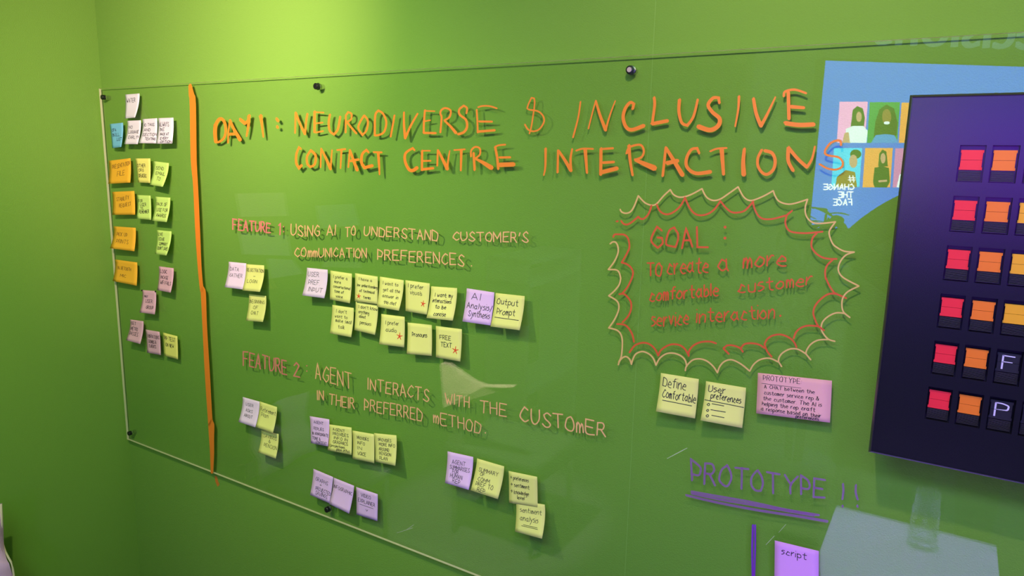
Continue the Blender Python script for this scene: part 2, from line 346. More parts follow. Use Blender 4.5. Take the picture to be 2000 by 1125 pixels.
# orange divider stripe
st = [(371.2, 166, 6), (374, 185, 10.5), (376.5, 203, 12), (378.3, 310, 11.5), (382, 363, 9.5), (386, 450, 9.5), (390, 523, 7.5), (394, 564, 7.5), (397, 572, 10), (400, 640, 9), (405, 730, 10), (410.5, 820, 9), (412.5, 829, 12), (413.3, 860, 9.5), (414.2, 885, 8), (414, 923, 5)]
o = strokes_mesh('painted_stripe', [st], on_panel, M_ORANGE, panel)
mesh('paint_smear', [at(x, y, WY - .0004) for x, y in ((419, 929), (424, 931), (426, 940), (429, 946), (425, 951), (421, 942))], [(0, 1, 2, 3, 4, 5)], mat('faint_orange', (0.75, 0.22, 0.03)), wb)
WORDS = [  # text, x0, y0, x1, y1 of the baseline, cap heights, colour, stroke width
('FEATURE', 455, 448, 528, 454, 21, 18, M_PINKRED, 2.6), ('1', 541, 458, 547, 458, 22, 22, M_PINKRED, 2.6), (':', 554, 456, 555, 456, 20, 20, M_PINKRED, 2.6),
('USING', 568, 459.5, 624, 461, 21, 21, M_PEACH, 2.0), ('AI', 638, 459, 654, 459.5, 19, 20, M_PEACH, 2.0), ('TO', 674, 463, 694, 459, 19, 17, M_PEACH, 2.0),
('UNDERSTAND', 711, 459, 855, 470, 17, 21, M_PEACH, 2.1), ("CUSTOMER'S", 885, 468.5, 1031, 474, 16, 20, M_PEACH, 2.2),
('COmmUNICATION', 576, 501, 716, 503.5, 17, 18, M_PEACH, 2.0), ('PREFERENCES', 738, 506, 906, 519, 19, 22, M_PEACH, 2.2), ('.', 921, 519, 922, 519, 16, 16, M_PEACH, 2.6),
('FEATURE', 475, 713, 560, 731, 27, 26, M_PINKRED, 2.4), ('2', 574, 735, 585, 736, 26, 26, M_PINKRED, 2.6), (':', 599, 728, 600, 729, 20, 20, M_PINKRED, 2.6),
('AGENT', 616, 740, 687, 760, 30, 30, M_PEACH, 2.0), ('INTERACTS', 719, 760, 837, 784, 21, 25, M_PEACH, 2.1), ('IN', 620, 780.5, 632, 781.5, 18, 18, M_PEACH, 2.2),
('THEIR', 643, 788.5, 692, 799, 20, 21, M_PEACH, 2.0), ('PREFERRED', 712, 801, 824, 822, 22, 23, M_PEACH, 2.0),
('WITH', 870, 788, 916, 796, 20, 21, M_PEACH, 2.0), ('THE', 937, 804, 989, 814, 22, 25, M_PEACH, 2.1), ('CUSTOmER', 1016, 823, 1182, 853, 28, 26, M_PEACH, 2.6),
('mETHOD', 847, 826, 938, 845, 22, 22, M_PEACH, 2.0), ('.', 948, 846, 949, 846, 16, 16, M_PEACH, 2.6),
('GOAL', 1272, 485, 1383, 481, 39, 39, M_RED, 3.8), (':', 1416, 472, 1417, 472, 42, 42, M_RED, 6),
('TO', 1264, 539, 1292, 537, 24, 24, M_RED, 2.9), ('create', 1303, 536, 1383, 530, 30, 28, M_RED, 2.7), ('a', 1403, 528, 1423, 528, 32, 32, M_RED, 3.1), ('more', 1451, 524, 1535, 518, 28, 30, M_RED, 3.1),
('comfortable', 1269, 588.5, 1402, 576.5, 23, 23, M_RED, 2.8), ('customer', 1442, 573, 1585, 556, 23, 23, M_RED, 2.8),
('service', 1273, 637, 1344, 633, 25, 25, M_RED, 2.7), ('interaction', 1361, 629.7, 1512, 620, 25, 25, M_RED, 2.7), ('.', 1524, 617, 1525, 617, 20, 20, M_RED, 4.5),
('PROTOTYPE', 1351, 940, 1611, 974, 41, 36, M_PURPLE, 4.2)]
LAB = {}
for t, x0, y0, x1, y1, h0, h1, m, wd in WORDS:
    ss = text_strokes(t, 0, 1, jit=0.42)
    def mp(s):
        return [(x0 + (x1 - x0) * p[0], y0 + (y1 - y0) * p[0] - (h0 + (h1 - h0) * p[0]) * p[1], wd) for p in s]
    strokes_mesh('handwritten_word', [mp(s) for s in ss], on_panel, m, panel)
def G1(x, y): return (1180 + x / 5.627, 360 + y / 5.627)
def M3(x, y): return (1420 + x / 5.627, 360 + y / 5.627)
def G4(x, y): return (1180 + x / 5.627, 540 + y / 5.627)
def G5(x, y): return (1420 + x / 5.627, 540 + y / 5.627)
def J1(x, y): return (1300 + x / 4.2444, 860 + y / 4.2444)
def lines(fn, sc, wd, s): return parse('|'.join(q + ':' + str(wd) for q in s.split('|')), fn, sc)
CL = lines(G1, 5.627, 17, "175,275 195,305 240,318 290,300 330,240 375,125|375,125 410,165 460,210 530,230 580,210 650,130 727,58|727,58 760,110 820,140 890,135 970,105 1075,48|1075,48 1110,120 1150,160 1210,178 1280,160 1370,100 1472,28|65,655 95,633 130,640 152,690 150,760 110,850 45,937|45,937 130,940 165,970 182,1033")
CL += lines(M3, 5.627, 17, "122,28 170,120 215,165 265,178 330,160 420,120 508,70|508,70 530,130 570,185 650,215 740,210 885,165|885,165 860,250 865,330 900,390 960,425 1060,428 1192,412|1192,412 1130,500 1125,560 1160,650 1210,695 1290,735 1398,745|1398,745 1310,775 1250,840 1222,920 1240,985 1300,1040 1450,1118")
CL += lines(G5, 5.627, 17, "1450,105 1330,165 1275,230 1262,310 1280,390 1350,450|1290,405 1200,400 1110,440 1050,500 1035,570 1060,630 1115,690 1185,712|1115,692 1000,700 920,745 875,810 866,850|866,850 920,915|866,850 780,800 690,798 610,840 572,890 565,935|565,935 600,990|560,938 490,905 430,898 350,920 290,970 250,1038")
CL += lines(G4, 5.627, 17, "1600,1040 1500,960 1400,915 1320,935 1270,990 1245,1058|1245,1058 1200,990 1130,930 1050,905 970,920 905,985 892,1035|908,990 890,920 840,870 760,843 680,850 610,900 570,975|570,975 540,900 490,850 420,825 350,850 315,910 300,965|300,965 280,910 240,880 200,895 170,930 155,970|160,940 190,870 200,720 185,640 140,590 50,565|50,565 110,480 155,380 160,310 130,260 50,212|50,212 110,160 165,90 182,20")
for s in CL: strokes_mesh('cloud_outline_stroke', [s], on_panel, M_TAN, panel)
RC = lines(G1, 5.627, 20, "135,410 150,404|185,400 215,435 260,440 310,410 375,355|375,355 400,378 440,375 490,320 520,235|578,222 610,290 660,325 720,325 790,285 850,220 888,145|888,145 940,260 1000,325 1070,340 1150,320 1220,265 1277,183|1277,183 1340,260 1400,305 1470,310 1550,285 1638,188|100,580 115,552 170,550 225,556 265,600 277,690 250,760 195,855|190,860 245,875 295,915 317,970 305,1035")
RC += lines(M3, 5.627, 20, "285,190 300,260 340,340 400,380 500,380 600,355 655,340|655,340 715,290|655,345 640,420 665,490 720,525 850,537 960,530|960,530 1050,520|985,540 940,590 928,680 970,750 1040,800 1120,818 1205,820|1160,830 1100,890 1078,960 1085,1040")
RC += lines(G5, 5.627, 20, "1085,15 1130,110 1180,182|1180,182 1310,238|1210,190 1120,192 1040,240 970,320 948,400 970,480 1000,540 1065,592|1010,548 900,540 820,560 760,610 732,680|765,778 735,720 680,670 590,638 500,650 440,690 412,745|412,745 440,820 490,882|410,785 350,748 260,733 190,745 155,785|175,830 140,785 60,757 0,757")
RC += lines(G4, 5.627, 20, "1350,757 1310,790|1310,790 1370,852|930,875 932,820 980,760 1060,722 1160,715 1230,735|930,872 890,800 830,755 750,745 680,768 620,815 595,870|595,870 560,800 500,745 430,728 360,745 320,775 278,835|328,720 310,640 270,570 220,530 140,522|200,505 260,440 293,370 295,290 260,230 215,192 165,195|200,185 260,110 302,25")
for s in RC: strokes_mesh('red_scallop_stroke', [s], on_panel, M_RED, panel)
for s in lines(J1, 4.2444, 18, "1470,360 1474,420 1465,488|1466,540 1468,552|1578,370 1576,430 1592,490|1588,540 1592,552"): strokes_mesh('exclamation_stroke', [s], on_panel, M_PURPLE, panel)
for s in parse("215,425 400,458 700,510 1000,575 1270,620:20|170,455 450,520 800,585 1100,630 1340,672:20>24|215,440 450,490 750,540 1230,622:20>24", J1, 4.2444): strokes_mesh('underline_stroke', [s], on_panel, M_PURPLE, panel)
for s in parse("724,702 718,900 722,1150:17|742,702 742,900 734,1150:15", J1, 4.2444): strokes_mesh('purple_line', [s], on_panel, mat('violet_marker', (0.22, 0.03, 0.52), rough=.5), panel)
M_SCR = mat('scratch_glint', (0.9, 0.9, 0.7), rough=0.3, alpha=0.6)  # pale colour paints the glint of light along fine scratches
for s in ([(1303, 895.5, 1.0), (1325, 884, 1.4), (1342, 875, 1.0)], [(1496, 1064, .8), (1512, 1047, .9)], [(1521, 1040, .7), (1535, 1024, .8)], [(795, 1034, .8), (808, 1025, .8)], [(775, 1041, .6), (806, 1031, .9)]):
    strokes_mesh('glinting_scratch', [s], on_panel, M_SCR, panel)

# ------------------------------------------------------------------ sticky notes
CA = (180, 150, 3.75); CB = (180, 430, 3.75); CC = (430, 500, 6.248); CD = (580, 510, 5.623); CE = (780, 520, 5.623)
CF = (450, 670, 4.8925); CG = (590, 790, 4.689); CH = (850, 870, 5.623); CI = (1260, 720, 5.0); CJ = (1300, 860, 4.2444)
# crop, corners tl tr br bl, colour, layer, label, lines (text,u0,u1,v,height), group, slope of the writing
NOTES = [
(CA, (241,130,346,122,313,298,238,306), 'white', 0, "white sticky note reading WATER, alone at the top left under the bolt", "WATER,.1,.72,.34,.17", 0),
(CA, (128,346,225,336,212,514,147,523), 'blue', 0, "light blue sticky note, the only blue one, by the left edge", "OFA,.12,.45,.32,.12;BULL.,.15,.75,.52,.13;LIST,.5,.95,.72,.12", 0),
(CA, (256,322,357,318,333,493,233,493), 'white', 0, "white sticky note with NO LUGGAGE, beside the blue note", "NO,.12,.38,.33,.12;LUGGAGE,.14,.88,.54,.12;EARLY!!,.2,.95,.77,.12", 0),
(CA, (368,310,475,303,466,488,340,486), 'white', 1, "white sticky note with TAGS AND, third from left in its row", "10 TAGS,.12,.8,.3,.11;AND,.15,.55,.5,.11;SECTION,.1,.98,.7,.11;TEXTING,.3,.95,.87,.1".replace('10', 'IO'), 0),
(CA, (482,303,594,299,585,488,466,490), 'white', 2, "white sticky note reading ALWAYS, right end of the white row", "ALWAYS,.08,.7,.33,.17;BE,.15,.4,.5,.11;BACK AT,.18,.72,.68,.1;EVERY,.22,.72,.84,.09;OPTION,.26,.95,.97,.09", 0),
(CA, (121,615,280,596,278,775,117,784), 'orange', 0, "wide orange sticky note reading PRESENTATION FILE", "PRESENTATION,.15,.97,.36,.17;FILE,.38,.72,.7,.2", .05),
(CA, (316,598,425,598,424,778,335,774), 'brighty', 0, "yellow sticky note reading OTHER, beside the orange PRESENTATION note", "OTHER,.08,.65,.36,.13;ORG,.15,.5,.54,.12;SPEAKERS,.1,.7,.78,.14", 0),
(CA, (452,618,561,632,516,806,420,790), 'lime', 1, "green sticky note reading SEND, right end of the orange PRESENTATION row", "SEND,.15,.68,.33,.13;EMAIL,.2,.85,.55,.13;TO,.35,.62,.77,.13", 0),
(CA, (146,843,308,836,314,1010,147,1011), 'orange', 0, "wide orange sticky note reading STABILITY REQUEST", "STABILITY,.18,.75,.4,.16;REQUEST,.3,.83,.68,.15", .06),
(CA, (330,866,427,870,431,1048,324,1038), 'lime', 1, "green sticky note reading FOR USER, right beside the orange STABILITY note", "FOR,.08,.38,.3,.12;USER,.2,.65,.46,.12;TO,.22,.4,.6,.1;REMEMBER,.15,.85,.76,.13", .03),
(CA, (463,878,571,885,545,1064,437,1054), 'lime', 0, "green sticky note reading PACK OF, right end of the STABILITY row", "PACK OF,.1,.8,.36,.13;USE FOR,.15,.9,.6,.13;AWARDS,.2,.85,.82,.13", 0),
(CB, (158,45,318,56,308,228,130,206), 'orange', 0, "wide orange sticky note reading PICK UP PRINTS", "PICK UP,.15,.62,.42,.16;PRINTS,.18,.7,.73,.17", 0),
(CB, (474,72,580,82,543,259,459,247), 'lime', 0, "green sticky note with four short lines, above the pink LOGIC note", "LIVE,.1,.4,.22,.12;EDGE,.15,.55,.42,.12;SUMMARY,.2,.8,.62,.12;(DON'T SAVE),.15,.95,.8,.12", 0),
(CB, (168,288,329,310,325,480,150,446), 'orange', 0, "wide orange sticky note reading BLUETOOTH MIC, lowest of the orange notes", "BLUETOOTH,.13,.72,.42,.14;MIC,.27,.52,.75,.13", 0),
(CB, (488,338,596,352,574,531,476,512), 'pink', 0, "pink sticky note reading LOGIC, highest of the left pink notes", "LOGIC,.1,.55,.26,.15;INCASE,.15,.65,.5,.13;WIFI FAILS,.15,.9,.72,.14", 0),
(CB, (367,512,466,519,458,690,346,676), 'pink', 0, "pink sticky note with faint writing, tacked at both top corners", "MAY,.15,.4,.32,.1;USER,.25,.75,.54,.14;GROUP,.35,.85,.8,.13", 0),
(CB, (277,727,375,740,351,907,247,879), 'pink', 0, "pink sticky note reading GET METRO PASSES", "GET,.1,.45,.25,.15;METRO,.1,.6,.5,.15;PASSES,.1,.7,.73,.16", 0),
(CB, (391,801,493,818,502,988,401,970), 'pink', 1, "mauve pink sticky note reading SOUNDS EVENTS, left of the yellow one", "VIBRATIONS,.1,.95,.33,.14;SOUNDS &,.15,.7,.55,.13;EVENTS,.2,.68,.75,.13", 0),
(CB, (518,823,623,850,628,1020,527,993), 'brighty', 0, "yellow sticky note reading PIP TEST, lowest in the left column", "PIP TEST,.08,.85,.28,.16;ON NEW,.15,.72,.56,.15", 0),
(CC, (104,70,318,90,272,408,52,380), 'paleli', 0, "lilac sticky note reading DATA GATHER", "DATA,.1,.58,.34,.14;GATHER,.12,.82,.58,.14", 0),
(CC, (315,100,535,115,483,438,270,420), 'yellow', 1, "yellow sticky note reading REGISTRATION LOGIN, beside the DATA GATHER note", "REGISTRATION,.06,.98,.28,.13;-,.45,.55,.5,.1;LOGIN,.15,.7,.7,.12", 0),
(CC, (352,465,560,488,520,805,315,788), 'yellow', 0, "yellow sticky note reading BEGINNING OF CHAT", "BEGINNING,.06,.9,.33,.13;OF,.3,.55,.54,.12;CHAT,.2,.62,.76,.13", 0),
(CD, (110,72,336,95,299,408,57,376), 'paleli', 0, "lilac sticky note reading USER PREF. INPUT", "USER,.08,.6,.3,.16;PREF.,.15,.68,.58,.16;INPUT,.22,.85,.83,.15", 0),
(CD, (367,103,603,138,580,463,361,421), 'yellow', 0, "yellow sticky note reading I prefer a more conversational tone of voice", "I prefer a,.15,.8,.24,.1;more,.2,.5,.4,.09;conversational,.15,.95,.56,.09;tone of,.22,.66,.72,.09;voice.,.3,.65,.88,.09", 0),
(CD, (638,132,886,170,882,475,636,440), 'yellow', 2, "yellow sticky note reading I have a low understanding of technical terms", "I have a,.18,.75,.23,.1;low understanding,.1,.98,.45,.1;of technical,.2,.86,.64,.1;terms,.38,.7,.86,.1", 0),
(CD, (910,170,1172,210,1118,545,878,502), 'yellow', 1, "yellow sticky note reading I want to get all the answer in this chat", "I want to,.15,.78,.24,.1;get all the,.18,.88,.45,.1;answer in,.18,.85,.65,.1;this chat,.28,.82,.85,.1", 0),
(CD, (1190,208,1458,245,1425,588,1192,548), 'yellow', 0, "yellow sticky note reading I prefer visuals with a red star", "I prefer,.12,.74,.22,.13;visuals,.2,.7,.43,.13", 0),
(CD, (388,480,623,515,594,836,361,793), 'yellow', 0, "yellow sticky note reading I don't want to make small talk", "I don't,.2,.68,.24,.11;want to,.15,.72,.42,.1;make small,.2,.92,.57,.11;talk,.35,.65,.77,.11", 0),
(CD, (645,445,890,485,855,810,630,757), 'yellow', 0, "yellow sticky note reading I don't know anything about pensions", "I don't know,.15,.98,.2,.11;anything,.14,.62,.38,.11;about,.18,.48,.53,.1;pensions,.24,.76,.74,.11", 0),
(CD, (926,580,1182,612,1176,947,901,912), 'yellow', 0, "yellow sticky note reading I prefer audio with a red star", "I prefer,.2,.75,.32,.12;audio,.22,.66,.55,.13", 0),
(CE, (348,220,633,240,585,598,298,568), 'yellow', 1, "yellow sticky note reading I want my interactions to be concise", "I want my,.18,.85,.32,.12;interactions,.12,.82,.5,.11;to be,.25,.66,.68,.11;concise,.24,.7,.9,.12", 0),
(CE, (90,618,355,645,354,985,80,962), 'yellow', 0, "yellow sticky note reading only Pronouns", "Pronouns,.2,.8,.42,.13", 0),
(CE, (401,655,686,692,668,1047,401,1000), 'yellow', 0, "yellow sticky note reading FREE TEXT with a red star", "FREE,.15,.58,.4,.13;TEXT,.2,.62,.63,.14", 0),
(CE, (740,242,1042,288,1000,650,692,606), 'lilac', 1, "lilac sticky note reading AI Analysis Synthesis", "AI,.2,.52,.3,.19;Analysis/,.08,.97,.58,.17;Synthesis,.17,.92,.82,.17", 0),
(CE, (1056,293,1376,328,1320,703,1001,662), 'yellow', 0, "yellow sticky note reading Output Prompt, underlined, right of the AI note", "Output,.08,.8,.32,.17;Prompt,.12,.74,.62,.17;_,.08,.9,.72,0", 0),
(CF, (117,515,278,560,237,806,76,753), 'paleli', 0, "lilac sticky note reading USER ASKS ABOUT", "USER,.2,.65,.3,.11;ASKS,.25,.65,.54,.11;ABOUT,.22,.7,.74,.11", 0),
(CF, (280,558,445,612,405,862,242,803), 'yellow', 1, "yellow sticky note reading Retirement Plan", "Retirement,.08,.95,.36,.16;Plan,.15,.55,.55,.15", 0),
(CF, (295,830,460,870,432,1105,264,1045), 'yellow', 0, "yellow sticky note reading SAVINGS & PENSION", "SAVINGS,.12,.88,.3,.15;&,.45,.55,.48,.12;PENSION,.22,.96,.68,.14", 0),
(CG, (70,107,248,136,236,384,80,353), 'lilac', 0, "lilac sticky note reading AGENT REPLIES IN APPROPRIATE TONE", "AGENT,.2,.7,.24,.1;REPLIES,.18,.72,.48,.1;IN APPROPRIATE,.1,.98,.67,.1;TONE &,.1,.55,.84,.1;CONTEXT,.3,.92,.97,.1", 0),
(CG, (236,180,452,212,452,462,234,420), 'yellow', 1, "yellow sticky note reading AGENT PROVIDES INFO IN GRAPHICS", "AGENT,.2,.72,.22,.1;PROVIDES,.2,.86,.38,.11;INFO IN,.25,.82,.54,.1;GRAPHICS,.2,.84,.7,.12;(projections,,.08,.74,.83,.09;plan info),.38,.92,.93,.08", 0),
(CG, (461,238,658,272,660,538,461,497), 'yellow', 0, "yellow sticky note reading PROVIDES INFO IN VOICE", "PROVIDES,.2,.74,.27,.1;INFO,.22,.56,.45,.1;IN,.22,.42,.63,.1;VOICE,.22,.62,.82,.11", 0),
(CG, (658,262,863,283,853,562,670,525), 'yellow', 1, "yellow sticky note reading PROVIDES MORE INFO AROUND PENSION PLAN", "PROVIDES,.17,.76,.26,.1;MORE INFO,.2,.92,.42,.1;AROUND,.18,.66,.58,.1;PENSION,.2,.76,.73,.1;PLAN,.22,.6,.88,.1", 0),
(CG, (104,589,284,665,250,905,72,828), 'lilac', 0, "lilac sticky note reading GRAPHS + PROJECTED SAVINGS", "GRAPHS,.15,.78,.4,.14;+,.4,.48,.54,.08;PROJECTED,.22,.98,.72,.12;SAVINGS,.25,.85,.88,.13", 0),
(CG, (290,670,476,745,430,1000,248,912), 'lilac', 1, "lilac sticky note reading INFOGRAPHIC, alone on one line", "INFOGRAPHIC,.04,.95,.38,.12", 0),
(CG, (496,756,692,822,689,1068,498,1008), 'lilac', 0, "lilac sticky note reading VIDEO EXPLAINER, underlined", "VIDEO,.22,.68,.28,.12;EXPLAINER,.08,.88,.5,.13;_,.15,.8,.58,0;v,.45,.55,.76,.1", 0),
(CH, (136,65,416,127,367,488,107,412), 'lilac', 0, "lilac sticky note reading AGENT SUMMARISES FOR HUMAN REP", "AGENT,.2,.72,.36,.13;SUMMARISES,.12,.9,.52,.12;FOR,.25,.48,.64,.11;HUMAN,.18,.66,.78,.12;REP,.3,.6,.92,.12", 0),
(CH, (460,143,757,230,687,590,389,493), 'yellow', 0, "yellow sticky note reading SUMMARY OF COMM PREF TO REP", "SUMMARY,.12,.82,.38,.12;OF,.2,.36,.5,.1;COMM.,.15,.6,.66,.11;PREF TO,.12,.74,.81,.12;REP.,.22,.52,.96,.11", 0),
(CH, (806,280,1119,345,1124,680,811,630), 'yellow', 0, "yellow sticky note listing preferences, sentiment and knowledge level with arrows", "> preferences,.06,.7,.24,.11;> sentiment,.06,.72,.46,.12;> knowledge,.06,.7,.68,.12;level,.3,.54,.83,.11", 0),
(CH, (888,600,1203,650,1172,1025,876,946), 'yellow', 2, "yellow sticky note reading sentiment analysis, double underlined", "sentiment,.14,.88,.36,.14;analysis,.15,.78,.62,.15;_,.28,.78,.74,0;_,.22,.8,.78,0", 0),
(CI, (153,42,524,102,487,487,105,417), 'yellow', 0, "yellow sticky note reading Define Comfortable, under the red cloud", "Define,.08,.68,.34,.24;Comfortable,.1,.96,.62,.2;_,.12,.88,.7,0", 0),
(CI, (594,122,986,187,948,580,540,505), 'yellow', 0, "yellow sticky note reading User preferences with three bullet lines", "User,.08,.5,.25,.17;preferences,.16,.9,.42,.15;_,.02,.98,.49,0;o,.1,.15,.62,.09;-,.24,.52,.6,.1;o,.1,.15,.76,.08;-,.23,.55,.75,.1;o,.12,.17,.89,.09;-,.27,.55,.89,.1", 0),
(CI, (1101,40,1825,118,1805,528,1084,436), 'hotpink', 0, "wide bright pink note headed PROTOTYPE with a paragraph of handwriting", "PROTOTYPE:,.08,.6,.16,.12;_,.06,.6,.25,0;A CHAT between the,.1,.78,.36,.085;customer service rep &,.1,.84,.51,.09;the customer. The AI is,.09,.88,.65,.09;helping the rep craft,.08,.8,.78,.09;a response based on their,.07,.88,.91,.09;preferences.,.55,.86,.98,.07", 0),
(CJ, (905,830,1270,918,1268,1290,900,1200), 'magenta', 0, "magenta pink sticky note reading script, at the bottom edge", "script,.16,.72,.26,.13", 0)]
STAR = {'I have a low': (.17, .80, .09), 'I prefer visuals': (.78, .68, .10), 'I prefer audio': (.80, .66, .12), 'FREE TEXT': (.78, .68, .12)}
def note(crop, cs, colr, layer, label, txt, tilt):
    P = [(crop[0] + cs[i] / crop[2], crop[1] + cs[i + 1] / crop[2]) for i in (0, 2, 4, 6)]
    y0 = -.0006 - layer * .0012
    tl, tr = at(*P[0], y0), at(*P[1], y0); e = (tr - tl).normalized()
    def lifted(p, t):
        r = ray(*p); h = 1.3 - ((t.x - CAM.x) * e.x + (t.z - CAM.z) * e.z) / (r.x * e.x + r.z * e.z)
        h = min(max(h, .004), .030) + layer * .0012; return at(*p, -h)
    br, bl = lifted(P[2], tr), lifted(P[3], tl)
    if colr == 'hotpink' or crop is CJ: br, bl = at(*P[2], -.006), at(*P[3], -.005)
    def S(u, v):
        a = tl.lerp(tr, u); b = bl.lerp(br, u); p = a.lerp(b, v)
        k = v ** 1.7 + .10 * math.sin(math.pi * v) * math.sin(u * 2.2 + crop[0]) * .5
        p.y = a.y + (b.y - a.y) * max(k, 0.0); return p
    nu, nv = 6, 8; top = [S(i / nu, j / nv) for j in range(nv + 1) for i in range(nu + 1)]
    bot = [p + Vector((0, .0003, 0)) for p in top]; n = len(top); W = nu + 1
    fs = [(j * W + i, (j + 1) * W + i, (j + 1) * W + i + 1, j * W + i + 1) for j in range(nv) for i in range(nu)]
    fs += [tuple(q + n for q in f[::-1]) for f in fs]
    rim = [i for i in range(W)] + [j * W + nu for j in range(1, nv + 1)] + [nv * W + i for i in range(nu - 1, -1, -1)] + [j * W for j in range(nv - 1, 0, -1)]
    fs += [(rim[q], rim[(q + 1) % len(rim)], rim[(q + 1) % len(rim)] + n, rim[q] + n) for q in range(len(rim))]
    me = bpy.data.meshes.new('sticky_note'); org = tl.copy()
    me.from_pydata([tuple(v - org) for v in top + bot], [], fs); me.materials.append(paper(colr))
    me.polygons.foreach_set('use_smooth', [i < 2 * nu * nv for i in range(len(me.polygons))])
    o = bpy.data.objects.new('sticky_note', me); COL.objects.link(o); o.location = org
    tag(o, label, 'sticky note', 'sticky notes on the clear panel')
    asp = 1.0 if (tr - tl).length < .09 else (tr - tl).length / .076
    ss = []; rnd = random.Random(label)
    lw = (.018 if crop in (CE, CI) else .014) / asp
    if colr in ('hotpink',): lw = .008
    if crop is CJ: lw = .016
    if crop in (CA, CB): lw = .018 / asp
    for ln in txt.split(';'):
        q = ln.rsplit(',', 4); t = q[0]; u0, u1, v, h = map(float, q[1:])
        if t == '_': ss.append([(u0, v, lw), ((u0 + u1) / 2, v + .005, lw), (u1, v + .01, lw)]); continue
        for s in text_strokes(t, u0, u1, .5, lw, rnd): ss.append([(p[0], v - p[1] * h - tilt * p[0] * 3 * (p[0] - .3), lw) for p in s])
    def mp(eps):
        def f(x, y, i):
            p = S(x, y); du = S(x + .01, y) - p; dv = S(x, y + .01) - p; nn = du.cross(dv).normalized()
            if nn.y > 0: nn = -nn
            return p + nn * (eps + .000004 * i)
        return f
    # keep stroke width even on wide notes
    strokes_mesh('handwriting', ss, mp(.00035), M_INK, o)
    for kx, (sx, sy, sr) in STAR.items():
        if kx in label:
            st = [[(sx + sr * .15 * math.cos(a), sy + sr * .15 * math.sin(a), .035), (sx + sr * math.cos(a), sy + sr * math.sin(a), .02)] for a in [-1.5 + 1.2566 * q for q in range(5)]]
            strokes_mesh('red_star', st + [[(sx, sy, .07)]], mp(.0005), M_STAR, o)
    return o
for a in NOTES:
    o = note(*a)
    if 'tacked' in a[4]:
        for px, py in ((276.5, 567.3), (303, 569.5)):
            c2 = at(px, py, -.003); k = MB(); k.tube([(c2.x, -.0035, c2.z), (c2.x, -.0012, c2.z)], [.0022, .0026], 10); k.build('tack', M_BLACK, o)

# ------------------------------------------------------------------ split-flap board
FY = -.085; K = (1.3 + FY) / 1.26; BX = at(1777, 185, FY).x; BT = at(1777, 185, FY).z; BB = at(1695, 885, FY).z
NC, NR = 22, 6; PX, PZ = .0405 * K, .0746 * K
U0 = at(*(1850 + 300 / 10.227, 270 + 230 / 10.227), FY).x - .0032 * K          # opening left
V0 = CAM.z + .0347 * K
OW, OH = .0330 * K, .0538 * K
BR = U0 + (NC - 1) * PX + OW + (U0 - BX)
board = empty('split_flap_board', (BX, 0, BB)); tag(board, 'large black split-flap display board with coloured flaps, at the right edge', 'display board')
M_BRD = mat('board_black', (0.010, 0.008, 0.016), rough=0.27, spec=0.5)
M_RIM = mat('board_rim', (0.030, 0.020, 0.030), rough=0.30, spec=0.6)
M_FB = mat('flap_black', (0.014, 0.010, 0.020), rough=0.45)
CH = .0042; FI = FY + .0015
k = MB()
ins = CH
xs = [BX + ins]; zs = [BB + ins]
for c_ in range(NC): xs += [U0 + c_ * PX, U0 + c_ * PX + OW]
xs.append(BR - ins)
for r_ in range(NR - 1, -1, -1): zs += [V0 - r_ * PZ - OH, V0 - r_ * PZ]
zs.append(BT - ins)
vid = {}
for i, x in enumerate(xs):
    for j, z in enumerate(zs): vid[i, j] = len(k.v); k.v.append((x, FI, z))
for i in range(len(xs) - 1):
    for j in range(len(zs) - 1):
        if i % 2 == 1 and j % 2 == 1:
            x0, x1, z0, z1 = xs[i], xs[i + 1], zs[j], zs[j + 1]; q = FI + .016
            k.add([(x0, FI, z0), (x1, FI, z0), (x1, FI, z1), (x0, FI, z1), (x0, q, z0), (x1, q, z0), (x1, q, z1), (x0, q, z1)], [(0, 1, 5, 4), (1, 2, 6, 5), (2, 3, 7, 6), (3, 0, 4, 7), (4, 5, 6, 7)])
        else: k.f.append((vid[i, j], vid[i + 1, j], vid[i + 1, j + 1], vid[i, j + 1])); k.m.append(0)
k.build('face_plate', M_BRD, board)
k = MB()   # chamfered rim and body
def ringv(d, y): return [(BX + d, y, BB + d), (BR - d, y, BB + d), (BR - d, y, BT - d), (BX + d, y, BT - d)]
lv = [ringv(ins, FI + .001), ringv(ins, FY), ringv(ins - .0012, FY - .0003), ringv(.0008, FY + .004), ringv(0, FY + .006), ringv(0, -.0006)]
vs = [p for r_ in lv for p in r_]
k.add(vs, [(4 * a + b, 4 * a + (b + 1) % 4, 4 * a + 4 + (b + 1) % 4, 4 * a + 4 + b) for a in range(len(lv) - 1) for b in range(4)] + [tuple(4 * (len(lv) - 1) + b for b in range(4))])
k.build('rim', M_RIM, board)
FLC = {0: ('flap_red', (1.0, 0.018, 0.042)), 1: ('flap_orange', (1.0, 0.20, 0.006)), 2: ('flap_yellow', (1.0, 0.42, 0.006))}
shared = {}
